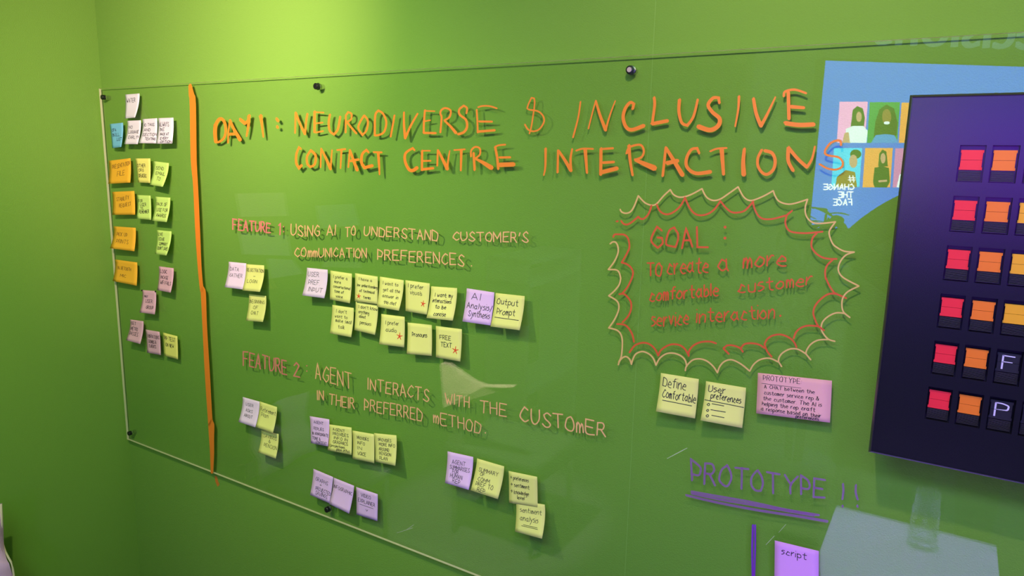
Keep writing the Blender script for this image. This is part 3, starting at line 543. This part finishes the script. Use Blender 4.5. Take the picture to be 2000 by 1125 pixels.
def flap_meshes():
    for key in (0, 1, 2, 'k'):
        m = M_FB if key == 'k' else mat(*FLC[key], rough=.5)
        for part, (z0, z1, y0_, y1_) in dict(upper_flap=(-.0215 + .0002, -.0068, .0080, .0080), lower_flap=(-.0360, -.0215 - .0002, .0078, .0078)).items():
            me = bpy.data.meshes.new(part); n_ = .0010
            if part == 'upper_flap': prof = [(.0029, z0), (.0301, z0), (.0301, z1 - .004), (.0301 + n_, z1 - .004), (.0301 + n_, z1), (.0029 - n_, z1), (.0029 - n_, z1 - .004), (.0029, z1 - .004)]
            else: prof = [(.0029 - n_, z0), (.0301 + n_, z0), (.0301 + n_, z0 + .004), (.0301, z0 + .004), (.0301, z1), (.0029, z1), (.0029, z0 + .004), (.0029 - n_, z0 + .004)]
            Yf = lambda z: y0_ + (y1_ - y0_) * (z - z0) / (z1 - z0)
            v = [(x * K, Yf(z), z * K) for x, z in prof] + [(x * K, Yf(z) + .0006, z * K) for x, z in prof]; n = len(prof)
            me.from_pydata(v, [], [tuple(range(n)), tuple(range(2 * n - 1, n - 1, -1))] + [(i, i + n, (i + 1) % n + n, (i + 1) % n) for i in range(n)])
            me.materials.append(m); shared[key, part] = me
    kk = MB()
    for i in range(9):
        z = -.0375 - i * .0017; y = .0085 - .0006 * max(0, i - 4) ** 1.2
        kk.box((.0022 * K, y, (z - .0010) * K), (.0308 * K, .0150, z * K))
    me = bpy.data.meshes.new('flap_stack'); me.from_pydata(kk.v, [], kk.f); me.materials.append(mat('stack_black', (0.032, 0.024, 0.036), rough=.4)); shared['stack'] = me
flap_meshes()
M_LET = mat('flap_letter_white', (0.80, 0.64, 1.0), rough=.5)
LET = {(4, 2): [[(.15, .97, .10), (.15, .04, .10)], [(.12, .95, .075), (.78, .93, .075)], [(.15, .53, .075), (.68, .52, .075)]],
       (5, 2): [[(.13, .97, .10), (.13, .04, .10)], [(.10, .96, .075), (.45, .96, .08), (.78, .86, .09), (.82, .72, .10), (.72, .54, .09), (.15, .505, .05)]]}
def wflag(r, c_):
    if c_ == 0: return 0
    if c_ == 1: return 1
    if c_ == 2 and r < 4: return 2
    return 'k'
for r_ in range(NR):
    for c_ in range(NC):
        key = wflag(r_, c_); loc = (U0 + c_ * PX, FI, V0 - r_ * PZ)
        mod = empty('flap_module', loc); mod.parent = board; mod.matrix_parent_inverse = Matrix.Translation(board.location).inverted()
        for part, me in (('upper_flap', shared[key, 'upper_flap']), ('lower_flap', shared[key, 'lower_flap']), ('flap_stack', shared['stack'])):
            o = bpy.data.objects.new(part, me); COL.objects.link(o); o.parent = mod
        if (r_, c_) in LET:
            vs = []; fs = []
            for s in LET[r_, c_]:
                v, f = ribbon(smooth_line(s), len(vs), False); vs += v; fs += f
            x0 = loc[0] + .0029 * K; zt = loc[2] - .0068 * K; zb = loc[2] - .0360 * K
            # the glyph is cut by the slit between the two flaps
            pts = [(x0 + .003 * K + p[0] * .0235 * K, loc[1] + .0082 if p[1] > .52 else loc[1] + .0071, zb + .003 + p[1] * (zt - zb - .006)) for p in vs]
            bm = bmesh.new(); bv = [bm.verts.new(p) for p in pts]
            for f in fs:
                try: bm.faces.new([bv[i] for i in f])
                except ValueError: pass
            zc = loc[2] - .0215 * K
            g = bm.verts[:] + bm.edges[:] + bm.faces[:]
            bmesh.ops.bisect_plane(bm, geom=g, plane_co=(0, 0, zc + .0003), plane_no=(0, 0, 1))
            bmesh.ops.bisect_plane(bm, geom=bm.verts[:] + bm.edges[:] + bm.faces[:], plane_co=(0, 0, zc - .0003), plane_no=(0, 0, 1))
            bmesh.ops.delete(bm, geom=[f for f in bm.faces if abs(f.calc_center_median().z - zc) < .0003], context='FACES')
            for v in bm.verts: v.co.y = loc[1] + (.0077 if v.co.z > zc else .0075)
            me = bpy.data.meshes.new('letter'); bm.to_mesh(me); bm.free(); me.materials.append(M_LET)
            o = bpy.data.objects.new('letter', me); COL.objects.link(o); o.parent = mod
            o.matrix_parent_inverse = Matrix.Translation(Vector(loc)).inverted()

# ------------------------------------------------------------------ what the sheet mirrors: display, lettering, table, glass, papers
YV = 4.2
a0 = mirrored(1612, 118, YV); s_dir = Vector((math.cos(math.radians(35.6)), -math.sin(math.radians(35.6)), 0)); nrm = Vector((-s_dir.y, s_dir.x, 0))  # faces the panel
if nrm.y < 0: nrm = -nrm
def disp(px, py, off=.004):                     # the display plane, where its image meets the pixel
    r = ray(px, py); rm = Vector((r.x, -r.y, r.z)); cm = Vector((CAM.x, -CAM.y, CAM.z))
    t = (a0 - cm).dot(nrm) / rm.dot(nrm); return cm + rm * t + nrm * off
DW, DTOP, DBOT = 1.7, a0.z, disp(1645, 446).z
def em(name, col, s): return mat(name, (0.01, 0.01, 0.01), rough=.4, emit=col, strength=s)
display = empty('wall_display', (a0.x, a0.y, DBOT)); tag(display, 'large bright blue display with portraits, mirrored in the clear panel', 'screen')
def dp(s, z, off=0): return a0 + s_dir * s + Vector((0, 0, z - a0.z)) + nrm * off
def quadbox(name, s0, s1, z0, z1, o0, o1, m, parent):
    v = [dp(s, z, o_) for o_ in (o0, o1) for s, z in ((s0, z0), (s1, z0), (s1, z1), (s0, z1))]
    return mesh(name, v, [(0, 1, 2, 3), (7, 6, 5, 4), (0, 4, 5, 1), (1, 5, 6, 2), (2, 6, 7, 3), (3, 7, 4, 0)], m, parent)
quadbox('housing', -.015, DW + .015, DBOT - .015, DTOP + .015, -.08, -.002, M_BLACK, display)
M_BLUE = em('screen_blue', (0.03, 0.11, 1.0), 10)
M_VIOL = em('screen_violet', (0.27, 0.02, 1.0), 15.0)
mesh('screen_image', [dp(0, DBOT), dp(DW, DBOT), dp(DW, DTOP), dp(0, DTOP)], [(0, 1, 2, 3)], M_BLUE, display)
mesh('screen_side_image', [dp(.66, DBOT + .01, .003), dp(DW - .02, DBOT + .01, .003), dp(DW - .02, DTOP - .26, .003), dp(.66, DTOP - .26, .003)], [(0, 1, 2, 3)], M_VIOL, display)
def poly(name, pts, m, parent, off):
    return mesh(name, [disp(x, y, off) for x, y in pts], [tuple(range(len(pts)))], m, parent)
def ell(cx, cy, rx, ry, n=18, a0_=0): return [(cx + rx * math.cos(2 * math.pi * i / n), cy + ry * math.sin(2 * math.pi * i / n)) for i in range(n)]
S1, S2 = 'skin_light', 'skin_dark'
E_ = {'pink': em('tile_pink', (1, .36, .85), 12), 'green': em('tile_green', (.02, .60, .16), 5), 'cyan': em('tile_cyan', (.02, .62, 1), 13), 'amber': em('tile_amber', (1, .36, .10), 11), 'magenta': em('tile_magenta', (1, .2, .8), 8),
      'hair': em('tile_hair', (.02, .02, .01), 1), 'brown': em('tile_brown', (.6, .2, .03), 5), 'skin': em('tile_skin', (1, .50, .38), 7), 'skin2': em('tile_skin_deep', (.6, .22, .1), 5), 'white': em('tile_white', (.8, .95, 1), 13), 'blue': em('tile_blue', (.05, .3, 1), 9)}
def tile(bg, x0, y0, x1, y1, shapes):
    k = poly('portrait_tile', [(x0, y1), (x1 - 4 * (0), y1), (x1 + (y1 - y0) * .07, y0), (x0 + (y1 - y0) * .07, y0)], E_[bg], display, .003)
    for i, (m, pts) in enumerate(shapes): 
        o = mesh('figure_shape', [disp(x, y, .005 + .002 * i) for x, y in pts], [tuple(range(len(pts)))], E_[m], k)
tile('pink', 1639, 279, 1694, 198.5, [('hair', [(1660, 252), (1664, 215), (1673, 207), (1684, 212), (1688, 230), (1686, 252)]), ('skin', ell(1676, 228, 5.5, 10)), ('white', [(1652, 279), (1650, 252), (1664, 246), (1684, 246), (1693, 256), (1690, 279)]), ('skin', [(1643, 279), (1647, 260), (1655, 258), (1658, 279)])])
tile('green', 1698, 279, 1757, 199.5, [('hair', [(1705, 268), (1708, 240), (1716, 214), (1730, 204), (1745, 212), (1752, 240), (1750, 264), (1736, 270), (1718, 270)]), ('skin2', ell(1730, 228, 9, 15)), ('white', ell(1730, 240, 6, 3)), ('blue', [(1699, 279), (1708, 264), (1726, 262), (1744, 264), (1753, 279)])])
tile('amber', 1760, 279, 1816, 200.5, [('hair', ell(1785, 230, 12, 18)), ('skin', ell(1785, 232, 8, 12)), ('magenta', [(1766, 279), (1772, 255), (1798, 255), (1806, 279)])])
tile('cyan', 1628, 365.5, 1683, 289, [('hair', ell(1670, 301, 11, 9)), ('skin', ell(1665, 315, 8, 13)), ('brown', [(1629, 365.5), (1633, 345), (1650, 332), (1668, 336), (1672, 365.5)])])
tile('amber', 1689, 366, 1743, 289, [('hair', [(1714, 325), (1716, 300), (1722, 292), (1730, 296), (1733, 325)]), ('skin', ell(1723, 309, 5, 10)), ('hair', [(1703, 355), (1706, 328), (1720, 324), (1734, 328), (1736, 355), (1730, 366), (1706, 366)]), ('skin', [(1713, 352), (1730, 351), (1730, 355), (1714, 356)])])
tile('magenta', 1748, 366, 1803, 289.5, [('white', [(1750, 366), (1756, 340), (1778, 336), (1796, 345), (1800, 366)]), ('skin', ell(1774, 318, 8, 12)), ('hair', ell(1774, 306, 10, 8))])
def disp_word(t, xr, xl, yb, h, wd=1.7):         # read left to right on the display, so right to left in the mirror
    for s in [text_strokes(t, 0, 1, 0, wd)]:
        vs = []; fs = []
        for st in s:
            v, f = ribbon(smooth_line([(xr + (xl - xr) * p[0], yb - h * p[1], wd) for p in st]), len(vs)); vs += v; fs += f
        mesh('display_lettering', [disp(x, y, .018) for x, y in vs], fs, em('lettering_white', (.85, .92, 1), 16), display)
disp_word('#', 1666, 1653, 355.5, 12.5); disp_word('CHANGE', 1664, 1605, 370, 10.5, 2.2); disp_word('THE', 1662, 1634, 385.5, 11, 2.2); disp_word('FACE', 1660, 1624, 400.5, 12, 2.2)
# slanted wall that carries the display, with the lettering above it
sw = mesh('wall_display_side', [dp(-.35, 0, -.09), dp(4.6, 0, -.09), dp(4.6, H, -.09), dp(-.35, H, -.09), dp(-.35, 0, -.2), dp(4.6, 0, -.2), dp(4.6, H, -.2), dp(-.35, H, -.2)],
    [(0, 1, 2, 3), (7, 6, 5, 4), (0, 4, 5, 1), (1, 5, 6, 2), (2, 6, 7, 3), (3, 7, 4, 0)], mat('teal_grey_wall', (0.18, 0.20, 0.22), rough=.8)); tag(sw, kind='structure')
cu = bpy.data.curves.new('wall_lettering', 'FONT'); cu.body = 'Decisions'; cu.size = .30; cu.extrude = .012
tmp = bpy.data.objects.new('tmp', cu); COL.objects.link(tmp); dg = bpy.context.evaluated_depsgraph_get(); me = bpy.data.meshes.new_from_object(tmp.evaluated_get(dg)); bpy.data.objects.remove(tmp)
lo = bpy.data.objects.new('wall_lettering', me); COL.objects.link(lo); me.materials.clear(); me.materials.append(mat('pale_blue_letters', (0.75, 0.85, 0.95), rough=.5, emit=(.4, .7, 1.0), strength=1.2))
base = disp(1722, 82, -.07); xd = -s_dir
lo.matrix_world = Matrix(((xd.x, 0, nrm.x, 0), (xd.y, 0, nrm.y, 0), (0, 1, 0, 0), (0, 0, 0, 1)))
wd_ = max(v.co.x for v in me.vertices)
lo.matrix_world = Matrix.Translation(base - xd * wd_) @ lo.matrix_world
tag(lo, 'pale blue raised word Decisions on the wall above the blue display', 'sign')

# table with a drinking glass
M_TAB = mat('pale_table_top', (0.80, 0.80, 0.86), rough=.35); M_LEG = mat('grey_leg', (.35, .35, .37), rough=.35, metal=.8)
TZ = .74; tx0, tx1, ty0, ty1 = -.205, .20, -.915, -.28
tb = empty('side_table', (tx0, ty0, 0)); tag(tb, 'small pale square-edged table, mirrored at the bottom right of the panel', 'table')
k = MB(); k.box((tx0, ty0, TZ - .025), (tx1, ty1, TZ), c=.003); k.build('tabletop', M_TAB, tb)
for x in (tx0 + .03, tx1 - .03):
    for y in (ty0 + .03, ty1 - .03):
        k = MB(); k.tube([(x, y, 0), (x, y, TZ - .025)], [.010, .014], 12); k.build('leg', M_LEG, tb, True)
gp = mirrored_z(1800, 1066, TZ); gp.z = TZ
k = MB(); R0, R1, GH = .035, .040, .150
prof = [(0.0, 0.0004), (R0, 0.0004), (R0 + .0005, .006), (R1, GH), (R1 - .002, GH), (R0 - .002, .020), (0.0, .018)]
n = 28; vs = []; fs = []
for r_, z in prof: vs += [(gp.x + max(r_, .0002) * math.cos(2 * math.pi * i / n), gp.y + max(r_, .0002) * math.sin(2 * math.pi * i / n), TZ + z) for i in range(n)]
for j in range(len(prof) - 1): fs += [(j * n + i, j * n + (i + 1) % n, (j + 1) * n + (i + 1) % n, (j + 1) * n + i) for i in range(n)]
g = mesh('drinking_glass', vs, fs, clear_sheet('clear_glass', (.97, .98, .99), .05, .12), None, True)
tag(g, 'tall clear drinking glass standing on the pale table, seen mirrored', 'drinking glass')

# pale papers on the left wall just outside the picture, seen only in the sheet
def leftwall_paper(pxs, m, label):
    v = [mirrored_x(x, y, LX + .0012) for x, y in pxs]; n = len(v)
    v2 = [Vector((LX + .0002, p.y, p.z)) for p in v]
    o = mesh('wall_paper_sheet', v + v2, [tuple(range(n)), tuple(range(2 * n - 1, n - 1, -1))] + [(i, (i + 1) % n, (i + 1) % n + n, i + n) for i in range(n)], m)
    tag(o, label, 'paper sheet', 'paper sheets on the left wall'); return o
M_SHEET = mat('pale_blue_sheet', (.78, .86, .90), rough=.7); M_SHT2 = mat('cream_sheet', (.92, .86, .72), rough=.7)
leftwall_paper([(458, 378), (553, 376), (560, 422), (466, 424)], M_SHT2, 'cream paper sheet on the left wall, mirrored under the DAY 1 heading')
leftwall_paper([(464, 455), (560, 460), (566, 500), (472, 497)], M_SHEET, 'pale blue paper sheet on the left wall, lower, mirrored under FEATURE 1')
leftwall_paper([(520, 505), (570, 508), (590, 535), (524, 545)], M_SHEET, 'small pale blue sheet on the left wall, lowest, mirrored beside REGISTRATION note')
leftwall_paper([(615, 402), (690, 398), (700, 440), (622, 446)], M_SHEET, 'pale sheet on the left wall, farther back, mirrored over the words AI TO')
leftwall_paper([(630, 510), (702, 512), (704, 524), (628, 522)], M_SHT2, 'narrow cream strip on the left wall mirrored above the conversational note')

# beige lounge chair: its swept back shell is the pale triangle mirrored in the panel
M_BEI = mat('beige_fabric', (.80, .66, .46), rough=.8, bump=(500, .3, .002))
lc = empty('lounge_chair', (-1.6, -1.2, 0)); tag(lc, 'beige lounge chair with a swept pointed back, mirrored mid panel', 'chair')
yvs = 2.45
out = [(858, 712), (873, 713), (893, 727), (920, 746), (945, 756), (975, 758), (1002, 757), (975, 764), (945, 772), (915, 782), (888, 791), (865, 797)]
v = []; 
for i, (x, y) in enumerate(out): v.append(mirrored(x, y, yvs + .02 * math.sin(i)))
v2 = [p + Vector((-.01, -.035, 0)) for p in v]; n = len(v)
mesh('backrest', v + v2, [tuple(range(n)), tuple(range(2 * n - 1, n - 1, -1))] + [(i, (i + 1) % n, (i + 1) % n + n, i + n) for i in range(n)], M_BEI, lc)
bz = min(p.z for p in v); bx0 = min(p.x for p in v); by0 = sum(p.y for p in v) / n
k = MB(); k.box((bx0, by0 - .45, .36), (bx0 + .5, by0 - .02, .46), c=.02); k.build('seat', mat('dark_green_seat', (.05, .08, .05), rough=.9), lc)
k = MB(); k.box((bx0 + .02, by0 - .06, .44), (bx0 + .10, by0 - .03, bz + .06), c=.008); k.build('back_post', M_LEG, lc)
for x in (bx0 + .04, bx0 + .46):
    for y in (by0 - .42, by0 - .06):
        k = MB(); k.tube([(x, y, 0), (x, y, .37)], .012, 10); k.build('leg', M_LEG, lc, True)

# shelf with pale boxes further along the left wall (pale strips mirrored beside the cloud)
pA = mirrored_x(1030, 560, -2.1); pB = mirrored_x(1135, 500, -2.1)
sh = empty('wall_shelf', (LX, pA.y, pA.z)); tag(sh, 'low white shelf unit standing along the left wall behind, mirrored left of the cloud', 'shelf')
M_WHT = mat('white_laminate', (.8, .82, .85), rough=.4)
ya, yb = sorted((pA.y, pB.y)); zt = (pA.z + pB.z) / 2
for zz in (zt + .10, zt - .04, .35):
    k = MB(); k.box((LX + .001, ya, zz - .03), (-2.1, yb, zz), c=.003); k.build('shelf_board', M_WHT, sh)
for yy in (ya, yb - .025):
    k = MB(); k.box((LX + .001, yy, 0), (-2.1, yy + .025, zt + .10), c=.003); k.build('side_panel', M_WHT, sh)

# added plant, placed so its leaves mask the lower corner of the display's mirror image
pv = 3.3
pc = mirrored(1592, 452, pv)
pl = empty('masking_plant', (pc.x, pc.y, 0)); tag(pl, 'added leafy dark plant in a grey pot, masking part of the blue display', 'plant')
M_LF = mat('dark_leaf', (.02, .06, .015), rough=.6); M_POT = mat('grey_pot', (.2, .2, .2), rough=.6)
k = MB(); k.tube([(pc.x, pc.y, 0), (pc.x, pc.y, .02), (pc.x, pc.y, .40), (pc.x, pc.y, .42)], [.12, .13, .18, .18], 24); k.build('pot', M_POT, pl, True)
lm = []
for q in range(3):
    L_ = .085 + .02 * q; vv = []; ff = []
    for i in range(6):
        t = i / 5; wq = .028 * math.sin(math.pi * min(t * .93 + .04, 1)) + .001; zq = -.35 * L_ * t * t
        vv += [(-wq, L_ * t, zq), (0, L_ * t, zq - .004), (wq, L_ * t, zq)]
    ff = [(3 * i + j, 3 * i + j + 1, 3 * i + j + 4, 3 * i + j + 3) for i in range(5) for j in (0, 1)]
    me = bpy.data.meshes.new('leaf'); me.from_pydata(vv, [], ff); me.materials.append(M_LF); lm.append(me)
rp = random.Random(3)
for s_ in range(8):
    an = s_ * .9 + rp.random() * .4; r_ = .05 + .09 * rp.random(); zt_ = pc.z - .02 + .20 * rp.random()
    tip = Vector((pc.x + r_ * math.cos(an), pc.y + r_ * math.sin(an), zt_)); b_ = Vector((pc.x + .03 * math.cos(an), pc.y + .03 * math.sin(an), .40))
    mid = (b_ + tip) / 2 + Vector((-.02 * math.cos(an), -.02 * math.sin(an), .05))
    k = MB(); k.tube([b_, mid, tip], [.009, .007, .004], 8); k.build('stem', M_LF, pl, True)
    for q in range(13):
        t = .35 + .65 * q / 12; p = mid.lerp(tip, (t - .35) / .65) if t > .35 else mid
        o = bpy.data.objects.new('leaf', lm[q % 3]); COL.objects.link(o)
        o.matrix_world = Matrix.Translation(p) @ Matrix.Rotation(q * 2.4 + an, 4, 'Z') @ Matrix.Rotation(rp.uniform(-1.3, .5), 4, 'X')
        mw = o.matrix_world.copy(); o.parent = pl; o.matrix_parent_inverse = Matrix.Translation(pl.location).inverted(); 

# ------------------------------------------------------------------ person taking the photograph (mirrored as a dark shape beside the board)
def skin_body(name, joints, bones, m, parent=None, sub=2):
    me = bpy.data.meshes.new(name); me.from_pydata([j[0] for j in joints], bones, []); me.materials.append(m)
    o = bpy.data.objects.new(name, me); COL.objects.link(o)
    sk = o.modifiers.new('skin', 'SKIN'); 
    for i, j in enumerate(joints):
        sv = me.skin_vertices[0].data[i] if me.skin_vertices else None
        if sv: sv.radius = j[1] if isinstance(j[1], tuple) else (j[1], j[1])
    if me.skin_vertices: me.skin_vertices[0].data[0].use_root = True
    s = o.modifiers.new('sub', 'SUBSURF'); s.levels = sub; s.render_levels = sub
    for p in me.polygons: p.use_smooth = True
    if parent: o.parent = parent; o.matrix_parent_inverse = Matrix.Translation(parent.location).inverted()
    return o
M_DK = mat('dark_jumper', (.02, .022, .028), rough=.9); M_SKIN = mat('skin', (.55, .33, .24), rough=.5); M_TR = mat('dark_trousers', (.02, .02, .03), rough=.9)
pe = empty('person', (.08, -1.70, 0)); tag(pe, 'person in dark clothes holding up a phone, mirrored beside the flap board', 'person')
def ensure_skin(me):
    pass
ox, oy = .08, -1.70
eL = mirrored(1655, 482, 2.92); wL = mirrored(1850, 352, 2.78); eR = Vector((ox + .33, oy + .14, 1.36)); wR = Vector((wL.x + .13, wL.y, wL.z))
dz = -.15
J = [((ox, oy, .88), (.17, .12)), ((ox, oy, 1.02), (.15, .11)), ((ox, oy + .01, 1.17), (.17, .12)), ((ox, oy, 1.29), (.10, .09)), ((ox, oy + .01, 1.37), (.055, .055)), ((ox, oy + .02, 1.43), (.06, .07)), ((ox, oy + .03, 1.51), (.07, .085)), ((ox, oy + .02, 1.58), (.055, .065)),
     ((ox - .18, oy, 1.29), (.065, .065)), (eL, (.066, .066)), (eL.lerp(wL, .5), (.062, .062)), (wL, (.028, .028)),
     ((ox + .18, oy, 1.29), (.065, .065)), (eR, (.052, .052)), (eR.lerp(wR, .55), (.042, .042)), (wR, (.028, .028)),
     ((ox - .10, oy, .80), (.10, .10)), ((ox - .11, oy + .02, .46), (.062, .065)), ((ox - .11, oy - .02, .10), (.042, .045)), ((ox - .12, oy + .10, .045), (.042, .035)),
     ((ox + .10, oy, .80), (.10, .10)), ((ox + .11, oy + .02, .46), (.062, .065)), ((ox + .11, oy - .02, .10), (.042, .045)), ((ox + .12, oy + .10, .045), (.042, .035))]
Bn = [(0, 1), (1, 2), (2, 3), (3, 4), (4, 5), (5, 6), (6, 7), (3, 8), (8, 9), (9, 10), (10, 11), (3, 12), (12, 13), (13, 14), (14, 15), (0, 16), (16, 17), (17, 18), (18, 19), (0, 20), (20, 21), (21, 22), (22, 23)]
def body_mesh():
    me = bpy.data.meshes.new('body'); bm = bmesh.new(); lay = bm.verts.layers.skin.verify()
    vs = []
    for i, (p, r_) in enumerate(J):
        v = bm.verts.new(p); v[lay].radius = r_; v[lay].use_root = (i == 0); vs.append(v)
    for a, b in Bn: bm.edges.new((vs[a], vs[b]))
    bm.to_mesh(me); bm.free(); me.materials.append(M_DK); return me
bo = link('body', body_mesh(), pe); bo.modifiers.new('skin', 'SKIN').use_smooth_shade = True
sb = bo.modifiers.new('sub', 'SUBSURF'); sb.levels = 2; sb.render_levels = 2
k = MB()
def ball(c_, r3, nu=16, nv=10):
    vs = []; fs = []
    for j in range(nv + 1):
        th = math.pi * j / nv
        vs += [(c_[0] + r3[0] * math.sin(th) * math.cos(2 * math.pi * i / nu), c_[1] + r3[1] * math.sin(th) * math.sin(2 * math.pi * i / nu), c_[2] + r3[2] * math.cos(th)) for i in range(nu)]
    fs = [(j * nu + i, j * nu + (i + 1) % nu, (j + 1) * nu + (i + 1) % nu, (j + 1) * nu + i) for j in range(nv) for i in range(nu)]
    return vs, fs
hx, hy, hz = ox, oy + .035, 1.505
k.add(*ball((hx, hy, hz), (.074, .094, .112))); k.add(*ball((hx, hy + .098, hz - .012), (.013, .018, .022), 10, 6))
for s in (-1, 1): k.add(*ball((hx + s * .076, hy, hz - .005), (.010, .018, .030), 10, 6))
k.build('face', M_SKIN, pe, True)
k = MB()
for s in (-1, 1): k.add(*ball((hx + s * .030, hy + .083, hz + .010), (.011, .008, .007), 10, 6))
k.build('eyes', mat('eye', (.05, .04, .04), rough=.2), pe, True)
k = MB(); k.add(*ball((hx, hy + .082, hz - .052), (.024, .012, .006), 12, 6)); k.build('mouth', mat('lips', (.45, .16, .14), rough=.5), pe, True)
k = MB(); k.add(*ball((hx, hy - .018, hz + .030), (.084, .098, .100), 20, 12)); k.build('hair', mat('dark_hair', (.02, .014, .01), rough=.7), pe, True)
for s, wr in ((-1, wL), (1, wR)):        # hands gripping the phone
    k = MB(); k.add(*ball((wr.x, wr.y + .018, wr.z + .020), (.022, .028, .034), 12, 8))
    for q in range(4):
        b_ = wr + Vector((-s * .004, .030, .006 + q * .014)); k.tube([b_, b_ + Vector((s * .004, .014, .004)), b_ + Vector((-s * .018, .022, .004)), b_ + Vector((-s * (.030 + .003 * (q % 3)), .016, .002))], [.008, .0078, .0072, .006], 8)
    b_ = wr + Vector((-s * .010, .0, .008)); k.tube([b_, b_ + Vector((-s * .016, -.004, .004)), b_ + Vector((-s * .030, -.004, .010))], [.010, .009, .007], 8)
    k.build('hand', M_SKIN, pe, True)
k = MB(); k.box((wL.x + .012, wL.y + .018, wL.z - .005), (wR.x - .012, wL.y + .026, wL.z + .062), c=.003); ph = k.build('phone', M_BLACK); tag(ph, 'dark phone held up in both hands, behind the flap board in the mirror', 'phone')

# ------------------------------------------------------------------ lilac garment over a chair at the lower left
yg = -1.3 + .86
gx = [at(0, 985, yg), at(2, 1040, yg), at(4, 1064, yg), at(9, 1078, yg), at(15, 1090, yg), at(20, 1098, yg), at(23, 1112, yg), at(26, 1130, yg)]
ch = empty('side_chair', (-2.2, yg - .25, 0)); tag(ch, 'grey side chair with cloth over it, by the left wall', 'chair')
ctop = gx[0].z
for x, y, zt_ in ((-2.386, yg - .12, ctop - .03), (-2.386, yg - .46, ctop - .03), (-2.0, yg - .12, .36), (-2.0, yg - .46, .36)):
    k = MB(); k.tube([(x, y, 0), (x, y, zt_)], .011, 10); k.build('leg', M_LEG, ch, True)
k = MB(); k.box((-2.38, yg - .48, .36), (-1.98, yg - .10, .395), c=.012); k.build('seat', mat('grey_seat', (.2, .2, .22), rough=.7), ch)
k = MB(); k.box((-2.396, yg - .47, ctop - .28), (-2.372, yg - .11, ctop - .04), c=.008); k.build('backrest', mat('grey_seat', (.2, .2, .22)), ch)
M_LIL = mat('lilac_cloth', (.95, .55, 1.0), rough=.85, bump=(300, .3, .003)); M_CRM = mat('cream_binding', (.80, .66, .48), rough=.8)
ga = empty('lilac_garment', (-2.3, yg, .4)); tag(ga, 'lilac cloth garment with cream bound edges hanging at the lower left corner', 'garment')
def cloth(name, edge, depth, m, xin, ph_):
    vs = []; fs = []; W = 9
    for j, p in enumerate(edge):
        for i in range(W):
            t = i / (W - 1)
            vs.append(Vector((p.x - t * xin + .010 * math.sin(t * 9 + j * .5 + ph_), p.y - t * depth + .006 * math.cos(t * 12 + j * .7), p.z + .012 * math.sin(t * 3))))
    R_ = len(edge)
    fs = [(j * W + i, j * W + i + 1, (j + 1) * W + i + 1, (j + 1) * W + i) for j in range(R_ - 1) for i in range(W - 1)]
    o = mesh(name, vs, fs, m, ga, True); so = o.modifiers.new('solid', 'SOLIDIFY'); so.thickness = .003; return o
down = [gx[-1] + Vector((.006, 0, -.1 * q)) for q in (.4,)]
cloth('outer_panel', gx + down, .34, M_LIL, .05, 0)
pk = [at(-4, 1100, yg + .008), at(10, 1101, yg + .012), at(16, 1103, yg + .012), at(13, 1110, yg + .012), at(11, 1118, yg + .012), at(13, 1130, yg + .012)]
k = MB(); k.tube([p + Vector((.001, .002, 0)) for p in gx + down], .0030, 8); k.build('cream_edge', M_CRM, ga, True)
in_ = [at(-4, 1101, yg + .01), at(9, 1101, yg + .01), at(15, 1104, yg + .01), at(12, 1112, yg + .01), at(11, 1120, yg + .01), at(14, 1132, yg + .01), at(14, 1150, yg + .01)]
k = MB(); k.tube(in_, .0022, 8); k.build('inner_cream_edge', M_CRM, ga, True)
cloth('inner_flap', [p + Vector((-.002, -.002, 0)) for p in in_[1:]], .2, mat('lilac_cloth_light', (.85, .60, 1.0), rough=.85), .02, 1.4)
